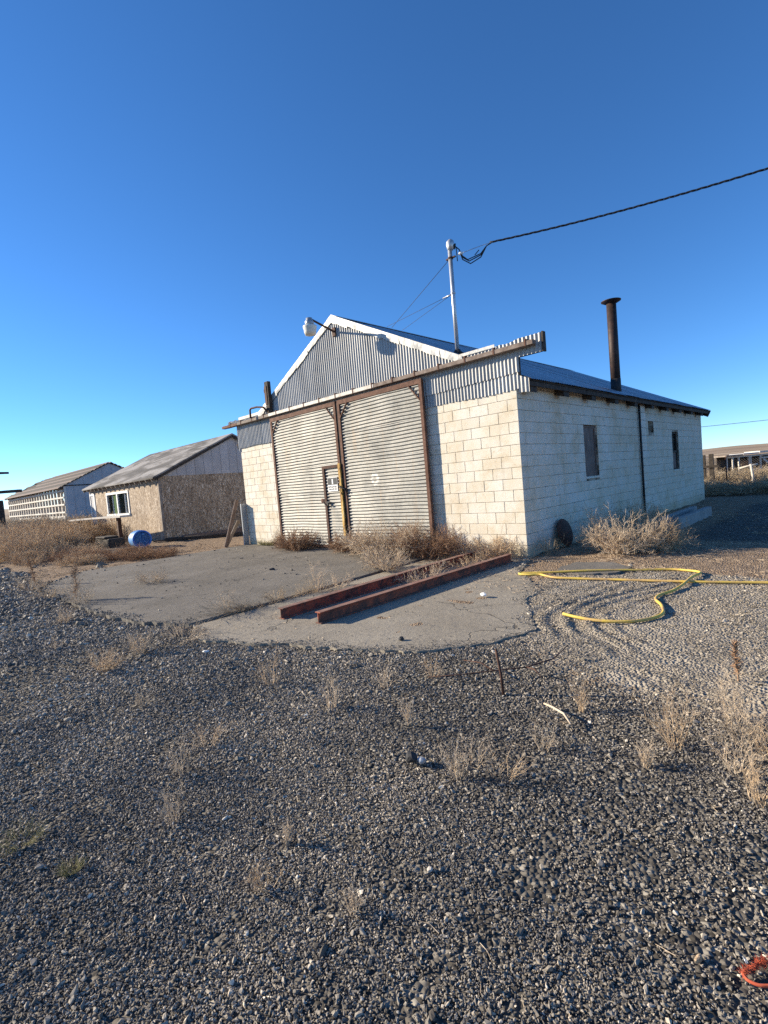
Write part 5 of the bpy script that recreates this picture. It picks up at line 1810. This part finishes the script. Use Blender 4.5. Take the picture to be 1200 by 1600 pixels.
# blue drum
bx, by = -14.4, -1.45
axd = Vector((0.98, -0.16, 0.03)).normalized()
c0 = Vector((bx, by, gz(bx, by) + 0.33))
drum = MB().lathe(c0 - axd * 0.42, [(0.27, 0.0), (0.30, 0.02), (0.312, 0.06), (0.30, 0.10), (0.312, 0.28), (0.322, 0.30), (0.312, 0.32), (0.312, 0.54), (0.322, 0.56), (0.312, 0.58), (0.30, 0.78), (0.315, 0.82), (0.315, 0.86), (0.29, 0.87)], 32, axd)
ob = drum.build('plastic_drum', 'bluelight', None, True)
tag(ob, 'blue plastic drum lying on its side before the shed', 'barrel')
lid = MB().lathe(c0 + axd * 0.432, [(0.30, 0.018), (0.30, 0.026), (0.27, 0.03), (0.26, 0.016), (0.01, 0.014)], 32, axd).build('lid', 'blue', ob, True)
MB().lathe(c0 + axd * 0.44 + Vector((0.05, 0.02, 0.17)), [(0.035, 0.005), (0.035, 0.03), (0.01, 0.032)], 14, axd).build('bung', 'bluelight', ob, True)

# plank table
tb = empty('plank_table', (-19.0, -1.25, 0))
MB().add([(-21.9, -1.75, 1.05), (-19.6, -1.45, 1.09), (-16.9, -1.20, 1.10), (-16.9, -0.75, 1.10), (-19.6, -0.95, 1.09), (-21.9, -1.2, 1.05),
          (-21.9, -1.75, 1.12), (-19.6, -1.45, 1.16), (-16.9, -1.20, 1.17), (-16.9, -0.75, 1.17), (-19.6, -0.95, 1.16), (-21.9, -1.2, 1.12)],
         [(0, 5, 4, 1), (1, 4, 3, 2), (6, 7, 10, 11), (7, 8, 9, 10), (0, 1, 7, 6), (1, 2, 8, 7), (2, 3, 9, 8), (3, 4, 10, 9), (4, 5, 11, 10), (5, 0, 6, 11)]).build('plank_top', 'wood_pale', tb)
MB().box(-17.62, -17.48, -1.12, -0.98, -0.2, 1.097).build('post', 'rust_dark', tb)
MB().box(-21.5, -21.36, -1.5, -1.36, -0.2, 1.053).build('post', 'rust_dark', tb)
tag(tb, 'long pale plank resting on two dark posts in the brush', 'table')
dbs = MB().box(-17.9, -16.3, -1.9, -1.3, -0.05, 0.34).box(-17.7, -16.6, -1.95, -1.4, 0.34, 0.42)
tag(dbs.build('dark_crate', 'wood_dark', None, False, 0.05), 'low dark crate half hidden in brush under the plank', 'crate')
ppl = empty('ground_planks', (-14.5, 0.6, 0))
MB().beam((-16.0, -0.35, 0.06), (-13.2, 2.2, 0.12), 0.14, 0.05).build('plank', 'wood_dark', ppl)
MB().beam((-15.7, 0.0, 0.08), (-12.4, 3.0, 0.06), 0.2, 0.12).build('plank', 'wood_dark', ppl)
MB().beam((-15.6, 0.65, 0.05), (-15.0, 6.0, 0.1), 0.3, 0.22).build('plank', 'wood_brown', ppl)
tag(ppl, 'old dark planks on the ground at the foot of the shed gable', 'planks')

# ------------------------------------------------------------------ open framed barn
BX0, BX1, BY0, BY1 = -79.5, -52.3, 5.6, 14.3
BE, BRY, BRZ = 4.0, 9.95, 6.15
barn = empty('frame_barn', (-66, 10, 0))
tag(barn, 'old pole barn with open wall framing and slatted roof, far left', 'barn')
bz = lambda y: BRZ - (BRZ - BE) / (BRY - BY0) * abs(y - BRY)
n_ = 22
for i in range(n_ + 1):
    x = BX0 + (BX1 - BX0) * i / n_
    MB().box(x - 0.12, x + 0.12, BY0, BY0 + 0.2, -0.3, BE).build('wall_post', 'wood_pale', barn)
for z in (1.35, 2.1, 2.8, 3.45):
    MB().box(BX0, BX1, BY0 - 0.06, BY0 - 0.005, z, z + 0.16).build('girt', 'farwhite', barn)
for (xa, xb) in ((BX0 + 6, BX0 + 8.5), (BX1 - 3.8, BX1 - 1.4), (BX0 + 1, BX0 + 3.2)):
    MB().beam((xa, BY0 + 0.3, 1.3), (xb, BY0 + 0.3, 3.9), 0.16, 0.28).build('brace', 'wood_dark', barn)
    MB().beam((xb, BY0 + 0.45, 1.3), (xa, BY0 + 0.45, 3.9), 0.16, 0.28).build('brace', 'wood_dark', barn)
for i in range(14):
    x = BX0 + (BX1 - BX0) * (i + .5) / 14
    MB().box(x - 0.14, x + 0.14, BY1 - 0.3, BY1, -0.3, BE).build('back_post', 'wood_dark', barn)
MB().box(BX0 + 6.5, BX1, BY0 - 0.12, BY0 - 0.07, 0.0, 1.1).build('lower_boarding', 'farwhite', barn)
MB().box(BX0, BX1, BY1 + 0.02, BY1 + 0.1, -0.2, 0.7).build('back_boarding', 'farwhite', barn)
mb = MB()
k = [(BY0, -0.3), (BY1, -0.3), (BY1, bz(BY1)), (BRY, BRZ - 0.1), (BY0, BE - 0.05)]
mb.add([(BX1 + 0.1, y, z) for y, z in k] + [(BX1 + 0.02, y, z) for y, z in k], [(0, 1, 2, 3, 4), (9, 8, 7, 6, 5)] + [(j, (j + 1) % 5, 5 + (j + 1) % 5, 5 + j)[::-1] for j in range(5)])
bg_ = mb.build('gable_wall', 'farmetal', barn)
MB().box(BX1 + 0.1, BX1 + 0.14, BY0, BY1, BE - 0.05, BE + 0.05).build('belt_rail', 'wood_dark', bg_)
for y in np.arange(BY0 + 0.9, BY1, 0.9):
    MB().box(BX1 + 0.1, BX1 + 0.125, y - 0.02, y + 0.02, -0.2, bz(y) - 0.1).build('seam_batten', 'farmetal', bg_)
# roof: purlins with gaps
rbn = MB()
for s in (0,):
    for i in range(len(list(range(8)))):
        pass
rl = random.Random(9)
for side in (-1, 1):
    yy = BY0 - 0.5 if side < 0 else BY1 + 0.5
    for i in range(13):
        t0, t1 = i / 13, (i + 0.72) / 13
        ya, yb = yy + (BRY - yy) * t0, yy + (BRY - yy) * t1
        xl = BX0 - 0.5 + (rl.uniform(0, 9) if (side < 0 and i > 4) else rl.uniform(0, 2))
        MB().add([(xl, ya, bz(ya) + 0.06), (BX1 + 0.35, ya, bz(ya) + 0.06), (BX1 + 0.35, yb, bz(yb) + 0.10), (xl, yb, bz(yb) + 0.10),
                  (xl, ya, bz(ya)), (BX1 + 0.35, ya, bz(ya)), (BX1 + 0.35, yb, bz(yb) + 0.02), (xl, yb, bz(yb) + 0.02)],
                 [(0, 1, 2, 3), (7, 6, 5, 4), (0, 4, 5, 1), (1, 5, 6, 2), (2, 6, 7, 3), (3, 7, 4, 0)]).build('roof_board', 'wood_dark' if i % 3 else 'wood_brown', barn)
for i in range(15):
    x = BX0 + (BX1 - BX0) * i / 14
    MB().beam((x, BY0 - 0.3, bz(BY0 - 0.3) - 0.12), (x, BRY, BRZ - 0.12), 0.12, 0.2).build('rafter', 'wood_dark', barn)
    MB().beam((x, BY1 + 0.3, bz(BY1 + 0.3) - 0.12), (x, BRY, BRZ - 0.12), 0.12, 0.2).build('rafter', 'wood_dark', barn)

# dark shed cut by the left picture edge
es = empty('edge_shed', (-33, -4, 0))
tag(es, 'dark old shed partly cut off by the left picture edge', 'shed')
cs = [(-29.95, -2.8), (-31.7, -4.55), (-34.7, -4.05), (-32.95, -2.3)]
MB().prism(cs[::-1], -0.3, 2.42).build('wall', 'wood_dark', es)
MB().beam((-35.5, -5.2, 4.3), (-30.25, -3.0, 3.95), 1.6, 0.12).build('roof', 'wood_dark', es)
MB().beam((-33.8, -4.6, 2.96), (-29.2, -2.1, 2.86), 0.25, 0.16).build('lean_to_beam', 'wood_dark', es)
MB().box(-32.6, -32.4, -4.3, -4.1, 2.4, 4.1).build('roof_post', 'wood_dark', es)

# ------------------------------------------------------------------ right hand background
FY = 18.6
fence = empty('wire_fence', (2, FY, 0))
tag(fence, 'chain link fence with thin posts behind the garage', 'fence')
wm_ = MB()
for i in range(-14, 92):
    x = -1 + i * 0.10
    wm_.tube([(x, FY, -0.1), (x + 1.4, FY, 1.3)], 0.0045, 3, False)
    wm_.tube([(x + 1.4, FY + 0.008, -0.1), (x, FY + 0.008, 1.3)], 0.0045, 3, False)
wm_.build('wire_mesh', 'wood_grey', fence)
for x in (-0.35, 2.2, 4.6, 7.0):
    MB().tube([(x, FY - 0.04, -0.2), (x, FY - 0.04, 1.45)], 0.028, 8).build('post', 'rust_dark', fence, True)
gp = empty('timber_gate_frame', (-1.0, FY - 0.4, 0))
MB().box(-1.20, -1.05, FY - 0.5, FY - 0.35, -0.2, 1.60).build('post', 'wood_dark', gp)
MB().box(-0.90, -0.74, FY - 0.5, FY - 0.35, -0.2, 1.62).build('post', 'wood_dark', gp)
MB().box(-1.30, -0.52, FY - 0.56, FY - 0.505, 1.02, 1.12).build('cross_rail', 'wood_dark', gp)
tag(gp, 'two dark timber posts with cross rail behind the far garage corner', 'posts')
cp = MB().tube([(0.62, 18.2, -0.2), (0.66, 18.2, 0.5), (0.60, 18.2, 1.05)], 0.05, 7).tube([(0.20, 18.2, 0.90), (0.5, 18.2, 0.97), (0.85, 18.2, 1.03)], 0.04, 6)
tag(cp.build('crooked_post', 'wood_pale', None, True), 'crooked pale timber post with side arm in the fence brush', 'post')

coop = empty('derelict_coop', (0, 29, 0))
tag(coop, 'derelict white coop with open windows beyond the fence', 'coop')
A0 = Vector((-1.95, 27.4, -0.35))
dv = Vector((0.713, 0.70, 0)).normalized()
nv = Vector((-dv.y, dv.x, 0))


def cbox(name, a, b_, z0, z1, d0, d1, m):
    vs_ = []
    for z in (z0, z1):
        for (s, d) in ((a, d0), (b_, d0), (b_, d1), (a, d1)):
            p = A0 + dv * s + nv * d
            vs_.append((p.x, p.y, A0.z + z))
    return MB().add(vs_, [(0, 3, 2, 1), (4, 5, 6, 7), (0, 1, 5, 4), (1, 2, 6, 5), (2, 3, 7, 6), (3, 0, 4, 7)]).build(name, m, coop)


for s in (0.0, 0.36, 0.72, 1.32, 1.42, 2.0, 2.6, 3.4, 4.2, 5.2):
    cbox('stud', s, s + 0.07, 0, 1.72, 0, 0.08, 'farwhite')
cbox('rail', 0, 5.3, 1.66, 1.74, -0.01, 0.07, 'farwhite')
cbox('lower_boarding', 0, 0.72, 0, 0.85, -0.02, -0.012, 'wood_grey')
cbox('rusty_panel', 0.79, 1.32, 0.35, 1.42, 0.04, 0.07, 'orange_rust')
cbox('lower_boarding', 1.4, 5.3, 0, 0.95, -0.02, -0.012, 'farwhite')
cbox('window_frame', 2.05, 2.6, 1.5, 1.58, -0.03, 0.0, 'farwhite')
cbox('back_wall', 0, 5.3, 0, 1.75, 0.85, 0.92, 'wood_dark')
cbox('end_wall', -0.02, 0.04, 0, 0.9, 0.08, 0.85, 'wood_grey')
cbox('roof', -0.12, 0.85, 1.76, 1.84, -0.2, 1.0, 'wood_grey')
cbox('roof', 0.86, 1.75, 1.80, 1.88, -0.25, 1.0, 'farmetal')
cbox('roof', 1.77, 5.5, 1.84, 1.94, -0.3, 1.0, 'farwhite')
p0 = A0 + dv * 2.15 - nv * 0.05 + Vector((0, 0, 1.45))
p1_ = A0 + dv * 2.75 - nv * 0.05 + Vector((0, 0, 0.9))
MB().beam(p0, p1_, 0.06, 0.1).build('loose_brace', 'farwhite', coop)
